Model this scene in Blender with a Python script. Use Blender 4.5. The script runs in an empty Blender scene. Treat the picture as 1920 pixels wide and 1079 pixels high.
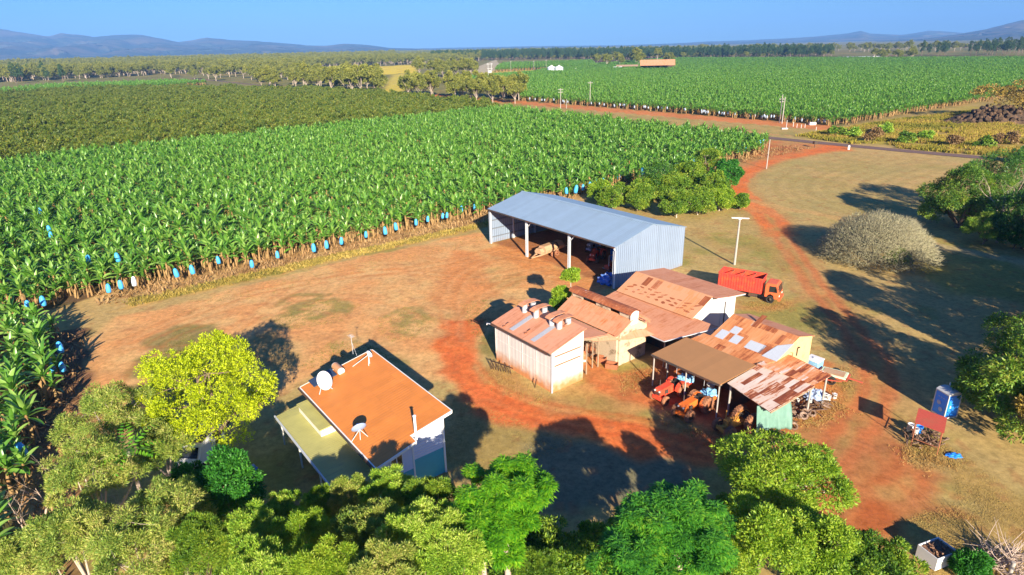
import bpy, bmesh, math, random
import numpy as np
from mathutils import Vector, Matrix

# ------------------------------------------------------------------ basics
sc = bpy.context.scene
COL = sc.collection
H = 28.0                                   # camera height, metres
FPX, HOR, ROLL = 1175.0, 88.0, 0.023       # focal length in photo pixels, horizon row, roll
PIT = math.atan((539.5 - HOR) / FPX)
cF = np.array([0, math.cos(PIT), -math.sin(PIT)])
cU = np.array([0, math.sin(PIT), math.cos(PIT)])
cR = np.array([1.0, 0, 0])
RX = math.cos(ROLL) * cR - math.sin(ROLL) * cU
UX = math.sin(ROLL) * cR + math.cos(ROLL) * cU


def at(px, py, z=0.0):
    """survey helper: the point at height z seen at photo pixel (px, py)"""
    d = cF * FPX + RX * (px - 960) + UX * (539.5 - py)
    t = (z - H) / d[2]
    return np.array([0, 0, H]) + d * t


def at2(px, py, z=0.0):
    p = at(px, py, z)
    return (float(p[0]), float(p[1]))


YAW = math.radians(-52.5)                  # the farm grid: s runs down the sheds, t across them
CS, SN = math.cos(YAW), math.sin(YAW)


def W(s, t):
    return (CS * s - SN * t, SN * s + CS * t)


def ST(x, y):
    return (CS * x + SN * y, -SN * x + CS * y)


def tag(o, label=None, cat=None, group=None, kind=None):
    if label: o['label'] = label
    if cat: o['category'] = cat
    if group: o['group'] = group
    if kind: o['kind'] = kind
    return o


def empty(name, loc, rz=0.0, label=None, cat=None, group=None):
    o = bpy.data.objects.new(name, None)
    COL.objects.link(o)
    o.location = loc
    o.rotation_euler = (0, 0, rz)
    o.empty_display_size = 0.3
    return tag(o, label, cat, group)


def mesh_np(name, V, F, mat=None, smooth=False, parent=None, loc=None):
    """numpy vertices (n,3) + faces (m,k) -> linked object"""
    V = np.asarray(V, dtype=np.float32)
    F = np.asarray(F, dtype=np.int32)
    me = bpy.data.meshes.new(name)
    me.vertices.add(len(V))
    me.vertices.foreach_set('co', V.ravel())
    k = F.shape[1]
    me.loops.add(F.size)
    me.loops.foreach_set('vertex_index', F.ravel())
    me.polygons.add(len(F))
    me.polygons.foreach_set('loop_start', np.arange(0, F.size, k, dtype=np.int32))
    me.polygons.foreach_set('loop_total', np.full(len(F), k, dtype=np.int32))
    if smooth:
        me.polygons.foreach_set('use_smooth', np.ones(len(F), dtype=bool))
    me.update(calc_edges=True)
    me.validate()
    if mat: me.materials.append(mat)
    o = bpy.data.objects.new(name, me)
    COL.objects.link(o)
    if parent: o.parent = parent
    if loc is not None: o.location = loc
    return o


class MB:
    """collects boxes, tubes, slabs; build() makes ONE mesh with metre-scaled UVs"""

    def __init__(self):
        self.v, self.f, self.sm = [], [], []

    def add(self, vs, fs, smooth=False):
        b = len(self.v)
        self.v += [tuple(float(c) for c in p) for p in vs]
        self.f += [tuple(b + i for i in f) for f in fs]
        self.sm += [smooth] * len(fs)
        return self

    def box(self, x0, x1, y0, y1, z0, z1, M=None):
        vs = [(x, y, z) for z in (z0, z1) for y in (y0, y1) for x in (x0, x1)]
        if M is not None: vs = [tuple(M @ Vector(p)) for p in vs]
        return self.add(vs, [(0, 2, 3, 1), (4, 5, 7, 6), (0, 1, 5, 4), (2, 6, 7, 3), (0, 4, 6, 2), (1, 3, 7, 5)])

    def bar(self, p0, p1, w, h=None, up=(0, 0, 1)):
        """rectangular bar from p0 to p1"""
        h = h or w
        p0, p1 = Vector(p0), Vector(p1)
        d = (p1 - p0).normalized()
        u = Vector(up)
        if abs(d.dot(u)) > .97: u = Vector((1, 0, 0))
        a = d.cross(u).normalized() * w / 2
        b = a.cross(d).normalized() * h / 2
        vs = [p + i * a + j * b for p in (p0, p1) for i, j in ((-1, -1), (1, -1), (1, 1), (-1, 1))]
        return self.add(vs, [(0, 1, 2, 3), (7, 6, 5, 4), (0, 4, 5, 1), (1, 5, 6, 2), (2, 6, 7, 3), (3, 7, 4, 0)])

    def tube(self, pts, rads, n=8, cap=True):
        pts = [Vector(p) for p in pts]
        if not hasattr(rads, '__len__'): rads = [rads] * len(pts)
        rings = []
        prev = None
        for i, p in enumerate(pts):
            d = (pts[min(i + 1, len(pts) - 1)] - pts[max(i - 1, 0)])
            if d.length < 1e-9: d = Vector((0, 0, 1))
            d.normalize()
            if prev is None:
                a = d.cross(Vector((0, 0, 1)))
                if a.length < 1e-3: a = d.cross(Vector((1, 0, 0)))
            else:
                a = prev - d * prev.dot(d)
            a.normalize(); prev = a
            b = d.cross(a)
            rings.append([p + (a * math.cos(2 * math.pi * k / n) + b * math.sin(2 * math.pi * k / n)) * rads[i] for k in range(n)])
        vs = [q for r in rings for q in r]
        fs = []
        for i in range(len(pts) - 1):
            for k in range(n):
                k2 = (k + 1) % n
                fs.append((i * n + k, i * n + k2, (i + 1) * n + k2, (i + 1) * n + k))
        self.add(vs, fs, True)
        if cap:
            self.add(rings[0], [tuple(range(n))[::-1]])
            self.add(rings[-1], [tuple(range(n))])
        return self

    def lathe(self, prof, n=24, M=None, cap=True):
        """profile [(r,z)...] about z"""
        vs = [(r * math.cos(2 * math.pi * k / n), r * math.sin(2 * math.pi * k / n), z) for r, z in prof for k in range(n)]
        fs = [(i * n + k, i * n + (k + 1) % n, (i + 1) * n + (k + 1) % n, (i + 1) * n + k) for i in range(len(prof) - 1) for k in range(n)]
        if cap: fs += [tuple(range(n))[::-1], tuple((len(prof) - 1) * n + k for k in range(n))]
        if M is not None: vs = [tuple(M @ Vector(p)) for p in vs]
        return self.add(vs, fs, True)

    def slab(self, q, th):
        """sheet with thickness th under the quad q (counter-clockwise from above)"""
        q = [Vector(p) for p in q]
        n = (q[1] - q[0]).cross(q[2] - q[0]).normalized()
        lo = [p - n * th for p in q]
        k = len(q)
        fs = [tuple(range(k)), tuple(range(2 * k - 1, k - 1, -1))]
        fs += [(i, k + i, k + (i + 1) % k, (i + 1) % k) for i in range(k)]
        return self.add(q + lo, fs)

    def prism(self, poly, axis, a0, a1):
        """extrude 2-D polygon; axis 'x': poly is (y,z), 'y': (x,z), 'z': (x,y)"""
        def P(p, a):
            return (a, p[0], p[1]) if axis == 'x' else ((p[0], a, p[1]) if axis == 'y' else (p[0], p[1], a))
        k = len(poly)
        vs = [P(p, a0) for p in poly] + [P(p, a1) for p in poly]
        fs = [tuple(range(k)), tuple(range(2 * k - 1, k - 1, -1))] + [(i, k + i, k + (i + 1) % k, (i + 1) % k) for i in range(k)]
        return self.add(vs, fs)

    def build(self, name, mat=None, parent=None, loc=None, bevel=0, recalc=True):
        me = bpy.data.meshes.new(name)
        me.from_pydata(self.v, [], self.f)
        me.polygons.foreach_set('use_smooth', np.array(self.sm, dtype=bool))
        if recalc:
            bm = bmesh.new(); bm.from_mesh(me)
            bmesh.ops.recalc_face_normals(bm, faces=bm.faces)
            if bevel:
                bmesh.ops.bevel(bm, geom=[e for e in bm.edges if e.calc_face_angle(0) > .6], offset=bevel, segments=2, affect='EDGES', profile=.5)
            bm.to_mesh(me); bm.free()
        me.update()
        uv = me.uv_layers.new(name='uv')
        for p in me.polygons:
            n = p.normal
            if abs(n.z) > .985:
                t, b = Vector((1, 0, 0)), Vector((0, 1, 0))
            else:
                t = Vector((-n.y, n.x, 0)).normalized(); b = n.cross(t)
            for li in p.loop_indices:
                co = me.vertices[me.loops[li].vertex_index].co
                uv.data[li].uv = (co.dot(t), co.dot(b))
        if mat: me.materials.append(mat)
        o = bpy.data.objects.new(name, me)
        COL.objects.link(o)
        if parent: o.parent = parent
        if loc is not None: o.location = loc
        return o


def copy_tree(o, parent=None):
    c = o.copy(); COL.objects.link(c)
    if parent: c.parent = parent
    for ch in list(o.children): copy_tree(ch, c)
    return c


# ------------------------------------------------------------------ noise in numpy
def _hash(ix, iy, seed):
    h = (ix * 374761393 + iy * 668265263 + seed * 974711) & 0x7fffffff
    h = ((h ^ (h >> 13)) * 1274126177) & 0x7fffffff
    return ((h ^ (h >> 16)) & 0xffff) / 65535.0


def vnoise(x, y, seed=0):
    ix, iy = np.floor(x).astype(np.int64), np.floor(y).astype(np.int64)
    fx, fy = x - ix, y - iy
    fx, fy = fx * fx * (3 - 2 * fx), fy * fy * (3 - 2 * fy)
    a, b = _hash(ix, iy, seed), _hash(ix + 1, iy, seed)
    c, d = _hash(ix, iy + 1, seed), _hash(ix + 1, iy + 1, seed)
    return (a * (1 - fx) + b * fx) * (1 - fy) + (c * (1 - fx) + d * fx) * fy


def fbm(x, y, seed=0, octv=4):
    s, a, t = 0, 1.0, 0
    for i in range(octv):
        s = s + a * vnoise(x * 2 ** i, y * 2 ** i, seed + i * 17); t += a; a *= .5
    return s / t


# ------------------------------------------------------------------ materials
def _new(name):
    m = bpy.data.materials.new(name); m.use_nodes = True
    nt = m.node_tree
    return m, nt, nt.nodes['Principled BSDF'], nt.nodes, nt.links


def N(nodes, typ, **kw):
    n = nodes.new(typ)
    for k, v in kw.items():
        if k.startswith('_'): setattr(n, k[1:], v)
        else: n.inputs[k].default_value = v
    return n


def ramp(nodes, stops, interp='LINEAR'):
    r = nodes.new('ShaderNodeValToRGB')
    r.color_ramp.interpolation = interp
    e = r.color_ramp.elements
    while len(e) < len(stops): e.new(.5)
    for i, (p, c) in enumerate(stops):
        e[i].position = p; e[i].color = (c[0], c[1], c[2], 1) if hasattr(c, '__len__') else (c, c, c, 1)
    return r


def c3(c): return (c[0], c[1], c[2], 1)


def hexc(r, g, b):
    f = lambda u: ((u / 255 + .055) / 1.055) ** 2.4 if u > 10 else u / 255 / 12.92
    return (f(r), f(g), f(b))


def paint(name, base, rough=.6, metal=0, var=.18, scale=1.5, stain=None, stain_amt=.4, stain_scale=.6, spec=.4, bump=0):
    """painted / weathered surface: base colour, fine variation and patches of a second colour"""
    m, nt, P, nd, lk = _new(name)
    tc = nd.new('ShaderNodeTexCoord')
    n1 = N(nd, 'ShaderNodeTexNoise', Scale=scale * 4, Detail=5, Roughness=.65)
    lk.new(tc.outputs['Object'], n1.inputs['Vector'])
    r1 = ramp(nd, [(.25, tuple(c * (1 - var) for c in base)), (.75, tuple(min(1, c * (1 + var)) for c in base))])
    lk.new(n1.outputs['Fac'], r1.inputs['Fac'])
    out = r1.outputs['Color']
    if stain:
        n2 = N(nd, 'ShaderNodeTexNoise', Scale=stain_scale, Detail=8, Roughness=.7)
        lk.new(tc.outputs['Object'], n2.inputs['Vector'])
        r2 = ramp(nd, [(.62 - stain_amt * .4, 0), (.72 - stain_amt * .25, 1)])
        lk.new(n2.outputs['Fac'], r2.inputs['Fac'])
        mx = nd.new('ShaderNodeMixRGB'); mx.inputs['Color2'].default_value = c3(stain)
        lk.new(r2.outputs['Color'], mx.inputs['Fac']); lk.new(out, mx.inputs['Color1'])
        out = mx.outputs['Color']
    lk.new(out, P.inputs['Base Color'])
    P.inputs['Roughness'].default_value = rough
    P.inputs['Metallic'].default_value = metal
    P.inputs['Specular IOR Level'].default_value = spec
    if bump:
        b = N(nd, 'ShaderNodeBump', Strength=bump, Distance=.05)
        lk.new(n1.outputs['Fac'], b.inputs['Height']); lk.new(b.outputs['Normal'], P.inputs['Normal'])
    return m


def corrugated(name, base, rib=.19, depth=.35, rough=.45, metal=0., var=.08, dirt=None, dirt_h=.0, dirt_amt=.5, spec=.5, streak=None, streak_amt=.5, lap=40):
    """profiled sheeting: ribs along v (up the slope), optional dusty foot and rust streaks"""
    m, nt, P, nd, lk = _new(name)
    uv = nd.new('ShaderNodeUVMap'); uv.uv_map = 'uv'
    sep = nd.new('ShaderNodeSeparateXYZ'); lk.new(uv.outputs['UV'], sep.inputs['Vector'])
    w = nd.new('ShaderNodeMath'); w.operation = 'MULTIPLY'; w.inputs[1].default_value = 2 * math.pi / rib
    lk.new(sep.outputs['X'], w.inputs[0])
    sn = nd.new('ShaderNodeMath'); sn.operation = 'SINE'; lk.new(w.outputs[0], sn.inputs[0])
    bp = N(nd, 'ShaderNodeBump', Strength=depth, Distance=.03)
    lk.new(sn.outputs[0], bp.inputs['Height']); lk.new(bp.outputs['Normal'], P.inputs['Normal'])
    n1 = N(nd, 'ShaderNodeTexNoise', Scale=.9, Detail=6, Roughness=.6)
    lk.new(uv.outputs['UV'], n1.inputs['Vector'])
    r1 = ramp(nd, [(.3, tuple(c * (1 - var) for c in base)), (.7, tuple(min(1, c * (1 + var)) for c in base))])
    lk.new(n1.outputs['Fac'], r1.inputs['Fac'])
    out = r1.outputs['Color']
    # sheet laps
    br = N(nd, 'ShaderNodeTexBrick', Scale=1.0); br.offset = 0
    br.inputs['Color1'].default_value = (.93, .93, .93, 1); br.inputs['Color2'].default_value = (1.05, 1.05, 1.05, 1)
    br.inputs['Mortar'].default_value = (.9, .9, .9, 1)
    br.inputs['Mortar Size'].default_value = .012; br.inputs['Brick Width'].default_value = .76; br.inputs['Row Height'].default_value = lap
    lk.new(uv.outputs['UV'], br.inputs['Vector'])
    mu = nd.new('ShaderNodeMixRGB'); mu.blend_type = 'MULTIPLY'; mu.inputs['Fac'].default_value = 1
    lk.new(out, mu.inputs['Color1']); lk.new(br.outputs['Color'], mu.inputs['Color2']); out = mu.outputs['Color']
    if streak:
        mp = nd.new('ShaderNodeMapping'); mp.inputs['Scale'].default_value = (2.2, .35, 1)
        lk.new(uv.outputs['UV'], mp.inputs['Vector'])
        n3 = N(nd, 'ShaderNodeTexNoise', Scale=1.0, Detail=8, Roughness=.7)
        lk.new(mp.outputs['Vector'], n3.inputs['Vector'])
        r3 = ramp(nd, [(.66 - .3 * streak_amt, 0), (.8 - .25 * streak_amt, 1)])
        lk.new(n3.outputs['Fac'], r3.inputs['Fac'])
        mx = nd.new('ShaderNodeMixRGB'); mx.inputs['Color2'].default_value = c3(streak)
        lk.new(r3.outputs['Color'], mx.inputs['Fac']); lk.new(out, mx.inputs['Color1']); out = mx.outputs['Color']
    if dirt:
        tc = nd.new('ShaderNodeTexCoord'); s2 = nd.new('ShaderNodeSeparateXYZ'); lk.new(tc.outputs['Object'], s2.inputs['Vector'])
        n2 = N(nd, 'ShaderNodeTexNoise', Scale=1.6, Detail=6)
        lk.new(tc.outputs['Object'], n2.inputs['Vector'])
        ad = nd.new('ShaderNodeMath'); ad.operation = 'MULTIPLY_ADD'; ad.inputs[1].default_value = 1.5; 
        lk.new(n2.outputs['Fac'], ad.inputs[0]); lk.new(s2.outputs['Z'], ad.inputs[2])
        r2 = ramp(nd, [(0, dirt_amt), (1, 0)])
        dv = nd.new('ShaderNodeMath'); dv.operation = 'DIVIDE'; dv.inputs[1].default_value = dirt_h + .75
        lk.new(ad.outputs[0], dv.inputs[0]); lk.new(dv.outputs[0], r2.inputs['Fac'])
        r2.color_ramp.elements[0].position = .45
        mx = nd.new('ShaderNodeMixRGB'); mx.inputs['Color2'].default_value = c3(dirt)
        lk.new(r2.outputs['Color'], mx.inputs['Fac']); lk.new(out, mx.inputs['Color1']); out = mx.outputs['Color']
    lk.new(out, P.inputs['Base Color'])
    P.inputs['Roughness'].default_value = rough; P.inputs['Metallic'].default_value = metal
    P.inputs['Specular IOR Level'].default_value = spec
    return m


def rusty(name, stops, sheet=(.8, 2.4), streak=(.16, .05, .025), streak_amt=.4, off=.5, seed=0., fine=.25, sheetw=.5):
    """old iron sheets: every sheet its own tone from stops, rust streaks running down the slope"""
    m, nt, P, nd, lk = _new(name)
    uv = nd.new('ShaderNodeUVMap'); uv.uv_map = 'uv'
    mp0 = nd.new('ShaderNodeMapping'); mp0.inputs['Location'].default_value = (seed * 3.7, seed * 1.3, 0)
    lk.new(uv.outputs['UV'], mp0.inputs['Vector'])
    br = N(nd, 'ShaderNodeTexBrick', Scale=1.0); br.offset = off
    br.inputs['Color1'].default_value = (0, 0, 0, 1); br.inputs['Color2'].default_value = (1, 1, 1, 1)
    br.inputs['Mortar'].default_value = (.5, .5, .5, 1)
    br.inputs['Mortar Size'].default_value = .0; br.inputs['Brick Width'].default_value = sheet[0]; br.inputs['Row Height'].default_value = sheet[1]
    lk.new(mp0.outputs['Vector'], br.inputs['Vector'])
    n0 = N(nd, 'ShaderNodeTexNoise', Scale=1.3, Detail=8, Roughness=.7); lk.new(mp0.outputs['Vector'], n0.inputs['Vector'])
    ma = nd.new('ShaderNodeMath'); ma.operation = 'MULTIPLY_ADD'; ma.inputs[1].default_value = fine * 2; 
    sub = nd.new('ShaderNodeMath'); sub.operation = 'ADD'; sub.inputs[1].default_value = -fine
    mpS = nd.new('ShaderNodeMapping'); mpS.inputs['Scale'].default_value = (4.5, .5, 1); lk.new(mp0.outputs['Vector'], mpS.inputs['Vector'])
    nS = N(nd, 'ShaderNodeTexNoise', Scale=1.0, Detail=6, Roughness=.65); lk.new(mpS.outputs['Vector'], nS.inputs['Vector'])
    wS = nd.new('ShaderNodeMath'); wS.operation = 'MULTIPLY_ADD'; wS.inputs[1].default_value = 1.5; wS.inputs[2].default_value = -.75
    lk.new(nS.outputs['Fac'], wS.inputs[0])
    wB = nd.new('ShaderNodeMath'); wB.operation = 'MULTIPLY_ADD'; wB.inputs[1].default_value = sheetw; lk.new(br.outputs['Color'], wB.inputs[0])
    wB2 = nd.new('ShaderNodeMath'); wB2.operation = 'ADD'; wB2.inputs[1].default_value = .5 - sheetw / 2; lk.new(wS.outputs[0], wB.inputs[2]); lk.new(wB.outputs[0], wB2.inputs[0])
    lk.new(n0.outputs['Fac'], ma.inputs[0]); lk.new(wB2.outputs[0], ma.inputs[2]); lk.new(ma.outputs[0], sub.inputs[0])
    r = ramp(nd, stops); lk.new(sub.outputs[0], r.inputs['Fac'])
    out = r.outputs['Color']
    mp = nd.new('ShaderNodeMapping'); mp.inputs['Scale'].default_value = (3.0, .45, 1); mp.inputs['Location'].default_value = (seed, seed, 0)
    lk.new(uv.outputs['UV'], mp.inputs['Vector'])
    n1 = N(nd, 'ShaderNodeTexNoise', Scale=1.0, Detail=9, Roughness=.72); lk.new(mp.outputs['Vector'], n1.inputs['Vector'])
    r1 = ramp(nd, [(.68 - .3 * streak_amt, 0), (.82 - .2 * streak_amt, .85)]); lk.new(n1.outputs['Fac'], r1.inputs['Fac'])
    mx = nd.new('ShaderNodeMixRGB'); mx.inputs['Color2'].default_value = c3(streak)
    lk.new(r1.outputs['Color'], mx.inputs['Fac']); lk.new(out, mx.inputs['Color1']); out = mx.outputs['Color']
    sep = nd.new('ShaderNodeSeparateXYZ'); lk.new(uv.outputs['UV'], sep.inputs['Vector'])
    w = nd.new('ShaderNodeMath'); w.operation = 'MULTIPLY'; w.inputs[1].default_value = 2 * math.pi / .11
    lk.new(sep.outputs['X'], w.inputs[0]); sn = nd.new('ShaderNodeMath'); sn.operation = 'SINE'; lk.new(w.outputs[0], sn.inputs[0])
    bp = N(nd, 'ShaderNodeBump', Strength=.35, Distance=.02); lk.new(sn.outputs[0], bp.inputs['Height']); lk.new(bp.outputs['Normal'], P.inputs['Normal'])
    lk.new(out, P.inputs['Base Color']); P.inputs['Roughness'].default_value = .75; P.inputs['Specular IOR Level'].default_value = .25
    return m


def leafy(name, cols, transl=.3, rough=.5, spec=.35, patch=.6, patch_scale=.45, patch_cols=None):
    """leaf material: every leaf its own tone, slow drift of tone through the crown"""
    m, nt, P, nd, lk = _new(name)
    g = nd.new('ShaderNodeNewGeometry'); tc = nd.new('ShaderNodeTexCoord')
    n1 = N(nd, 'ShaderNodeTexNoise', Scale=patch_scale, Detail=3); lk.new(tc.outputs['Object'], n1.inputs['Vector'])
    ad = nd.new('ShaderNodeMath'); ad.operation = 'MULTIPLY_ADD'; ad.inputs[1].default_value = patch * 2
    s = nd.new('ShaderNodeMath'); s.operation = 'MULTIPLY_ADD'; s.inputs[1].default_value = .55; s.inputs[2].default_value = .22 - patch
    lk.new(g.outputs['Random Per Island'], s.inputs[0])
    lk.new(n1.outputs['Fac'], ad.inputs[0]); lk.new(s.outputs[0], ad.inputs[2])
    k = len(cols)
    r = ramp(nd, [(i / (k - 1), c) for i, c in enumerate(cols)]); lk.new(ad.outputs[0], r.inputs['Fac'])
    lk.new(r.outputs['Color'], P.inputs['Base Color'])
    P.inputs['Roughness'].default_value = rough; P.inputs['Specular IOR Level'].default_value = spec
    if transl:
        tr = nd.new('ShaderNodeBsdfTranslucent'); mx = nd.new('ShaderNodeMixShader'); mx.inputs['Fac'].default_value = transl
        mu = nd.new('ShaderNodeMixRGB'); mu.blend_type = 'MULTIPLY'; mu.inputs['Fac'].default_value = 1; mu.inputs['Color2'].default_value = (1.3, 1.35, .6, 1)
        lk.new(r.outputs['Color'], mu.inputs['Color1']); lk.new(mu.outputs['Color'], tr.inputs['Color'])
        lk.new(P.outputs['BSDF'], mx.inputs[1]); lk.new(tr.outputs['BSDF'], mx.inputs[2])
        lk.new(mx.outputs['Shader'], nd['Material Output'].inputs['Surface'])
    return m


M = {}
M['shed_wall'] = corrugated('zincalume_wall', (.24, .31, .42), rib=.36, depth=.8, rough=.42, var=.04, dirt=(.30, .17, .09), dirt_h=.5, dirt_amt=.35)
M['shed_roof'] = corrugated('zincalume_roof', (.29, .40, .50), rib=.36, depth=.5, rough=.42, var=.05)
M['steel'] = paint('galvanised_steel', hexc(190, 196, 202), rough=.45, var=.08)
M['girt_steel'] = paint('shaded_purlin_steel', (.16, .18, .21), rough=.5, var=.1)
M['dark_steel'] = paint('dark_weathered_steel', (.06, .055, .05), rough=.7, var=.3, stain=(.14, .06, .03))
M['white_sheet'] = corrugated('white_painted_sheet', (.68, .655, .61), rib=.5, depth=.15, rough=.55, var=.05, dirt=(.56, .22, .07), dirt_h=1.35, dirt_amt=.95, streak=(.62, .5, .36), streak_amt=.25)
M['white_wall'] = paint('white_rendered_wall', (.68, .66, .61), rough=.75, var=.04, stain=(.62, .52, .4), stain_amt=.1, stain_scale=.5)
M['cream_wall'] = paint('cream_rendered_wall', (.74, .56, .25), rough=.8, var=.06, stain=(.62, .42, .16), stain_amt=.15)
M['block'] = paint('stained_concrete_block', (.56, .46, .32), rough=.9, var=.14, stain=(.16, .11, .06), stain_amt=.28, stain_scale=.9, bump=.3)
M['salmon'] = rusty('salmon_iron_roof', [(0, (.50, .19, .09)), (.35, (.64, .29, .165)), (.65, (.68, .33, .20)), (1, (.60, .25, .12))], sheet=(.8, 12), streak=(.48, .16, .06), streak_amt=.22, fine=.5)
M['salmon_worn'] = rusty('worn_salmon_iron_roof', [(0, (.48, .16, .06)), (.3, (.62, .26, .13)), (.6, (.68, .32, .18)), (.85, (.62, .25, .11)), (1, (.50, .16, .05))], sheet=(.8, 5.2), streak=(.42, .13, .045), streak_amt=.36, seed=2, fine=.5)
M['patched'] = rusty('patched_rusty_iron_roof', [(0, (.20, .055, .025)), (.13, (.32, .09, .035)), (.28, (.56, .20, .07)), (.6, (.66, .28, .11)), (.9, (.64, .33, .16)), (.96, (.52, .50, .48)), (1, (.56, .55, .54))], sheet=(.8, 1.3), streak=(.42, .13, .045), streak_amt=.5, seed=5, fine=.16, sheetw=.62)
M['whiterust'] = rusty('white_and_rust_iron_roof', [(0, (.17, .045, .022)), (.25, (.25, .065, .028)), (.35, (.52, .21, .10)), (.44, (.64, .48, .38)), (1, (.66, .58, .52))], sheet=(.4, 2.6), streak=(.40, .14, .05), streak_amt=.5, seed=9, fine=.15, sheetw=.7)
M['rust_striped'] = rusty('striped_rust_iron_roof', [(0, (.15, .04, .02)), (.27, (.24, .06, .028)), (.38, (.50, .17, .06)), (.62, (.64, .28, .13)), (.78, (.64, .40, .28)), (.86, (.60, .54, .50)), (1, (.62, .58, .56))], sheet=(.45, 1.7), streak=(.36, .11, .04), streak_amt=.5, seed=12, fine=.18, sheetw=.7)
M['rustred'] = rusty('dark_rust_ridge', [(0, (.20, .055, .025)), (.6, (.42, .13, .05)), (.85, (.52, .21, .10)), (1, (.6, .5, .45))], sheet=(.7, 4), streak=(.15, .05, .03), streak_amt=.5, seed=4)
M['tan_roof'] = corrugated('tan_painted_roof', (.45, .225, .08), rib=.16, depth=.25, rough=.55, var=.05, spec=.35)
M['house_roof'] = corrugated('orange_painted_roof', (.66, .225, .042), rib=.28, depth=.14, rough=.55, var=.08, spec=.35, streak=(.56, .18, .04), streak_amt=.15, lap=2.1)
M['green_roof'] = corrugated('mossy_green_roof', hexc(176, 172, 104), rib=.2, depth=.25, rough=.7, var=.1, streak=(.30, .28, .12), streak_amt=.3)
M['lilac'] = paint('pale_lilac_weatherboard', hexc(214, 222, 240), rough=.6, var=.04)
M['teal'] = paint('teal_painted_wall', hexc(70, 176, 190), rough=.6, var=.06)
M['trim'] = paint('white_trim_paint', hexc(238, 238, 232), rough=.5, var=.03)
M['glass'] = paint('dark_window_glass', (.02, .025, .03), rough=.08, var=.1, spec=.8)
M['white_metal'] = paint('white_metal', hexc(244, 244, 244), rough=.35, var=.02)
M['dish_back'] = paint('blue_grey_dish', hexc(150, 170, 205), rough=.45, var=.05)
M['copper'] = paint('tan_tank_shell', hexc(205, 150, 105), rough=.4, var=.08)
M['panel'] = paint('solar_panel', (.04, .06, .10), rough=.15, var=.1, spec=.7)
M['red'] = paint('faded_red_paint', (.66, .065, .045), rough=.5, var=.15, stain=(.58, .12, .04), stain_amt=.3, stain_scale=1.2)
M['orange'] = paint('faded_orange_paint', (.72, .145, .05), rough=.5, var=.12, stain=(.55, .12, .04), stain_amt=.2, stain_scale=1.4)
M['tractor_red'] = paint('tractor_red_paint', (.80, .085, .04), rough=.45, var=.15, stain=(.5, .16, .06), stain_amt=.25, stain_scale=2)
M['tractor_orange'] = paint('tractor_orange_paint', (.82, .18, .03), rough=.45, var=.15, stain=(.5, .19, .08), stain_amt=.15, stain_scale=2)
M['tractor_yellow'] = paint('tractor_ochre_paint', (.62, .30, .05), rough=.5, var=.2, stain=(.35, .14, .06), stain_amt=.4, stain_scale=2.2)
M['rubber'] = paint('dusty_rubber', (.075, .052, .04), rough=.9, var=.3, stain=(.30, .13, .06), stain_amt=.4, stain_scale=1.5)
M['dusty_rubber'] = paint('red_dusted_rubber', (.34, .15, .075), rough=.9, var=.25, stain=(.12, .06, .04), stain_amt=.25, stain_scale=2.5)
M['black_rubber'] = paint('black_rubber', (.025, .024, .023), rough=.8, var=.2)
M['blue_plastic'] = paint('blue_plastic', (.03, .27, .92), rough=.4, var=.08)
M['grey_plastic'] = paint('grey_plastic', (.52, .53, .52), rough=.45, var=.06)
M['white_plastic'] = paint('white_plastic', (.8, .8, .78), rough=.4, var=.04, stain=(.6, .45, .32), stain_amt=.1)
M['shelter_red'] = paint('rust_red_roof', (.50, .085, .05), rough=.6, var=.15, stain=(.42, .12, .06), stain_amt=.3)
M['rust_pipe'] = paint('rusty_pipe', (.36, .13, .06), rough=.85, var=.3)
M['timber'] = paint('weathered_timber', (.36, .27, .18), rough=.85, var=.25, bump=.2)
M['pole'] = paint('pale_pole_timber', (.40, .37, .33), rough=.8, var=.12)
M['green_tarp'] = paint('green_tarpaulin', (.15, .29, .235), rough=.6, var=.14, scale=.7)
M['blue_tarp'] = paint('blue_tarpaulin', (.08, .20, .62), rough=.45, var=.2, stain=(.5, .55, .7), stain_amt=.25, stain_scale=2)
M['cream_metal'] = paint('dusty_cream_metal', (.50, .33, .20), rough=.6, var=.1, stain=(.5, .25, .12), stain_amt=.3, stain_scale=1.5)
M['pale_green'] = paint('pale_green_paint', hexc(206, 224, 190), rough=.5, var=.06)
M['blue_cloth'] = paint('light_blue_cloth', (.22, .48, .75), rough=.7, var=.25, scale=3)
M['olive'] = paint('olive_canvas', (.17, .16, .09), rough=.85, var=.2)
M['bag'] = paint('blue_bunch_bag', (.07, .42, .82), rough=.5, var=.15, scale=2)
M['silver_bag'] = paint('silver_bunch_bag', (.6, .68, .78), rough=.4, var=.12, scale=2)
M['bark'] = paint('grey_brown_bark', (.20, .14, .10), rough=.95, var=.3, scale=2, bump=.4)
M['pale_bark'] = paint('pale_bark', (.46, .38, .31), rough=.9, var=.2, scale=2, stain=(.2, .14, .1), stain_amt=.2)
M['twig'] = paint('grey_twig_bark', (.31, .285, .175), rough=.95, var=.25, scale=1)
M['dead'] = paint('bleached_dead_wood', (.48, .37, .29), rough=.95, var=.2, scale=1.5)
M['stem'] = paint('banana_stem', (.33, .215, .085), rough=.85, var=.3, scale=2.2, stain=(.26, .13, .05), stain_amt=.4, stain_scale=1.6)
M['dirt_load'] = paint('brown_debris', (.22, .12, .07), rough=.95, var=.4, scale=3, bump=.6)
M['smoke_pipe'] = paint('dull_zinc_pipe', (.42, .44, .47), rough=.5, var=.12, scale=2)
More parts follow.
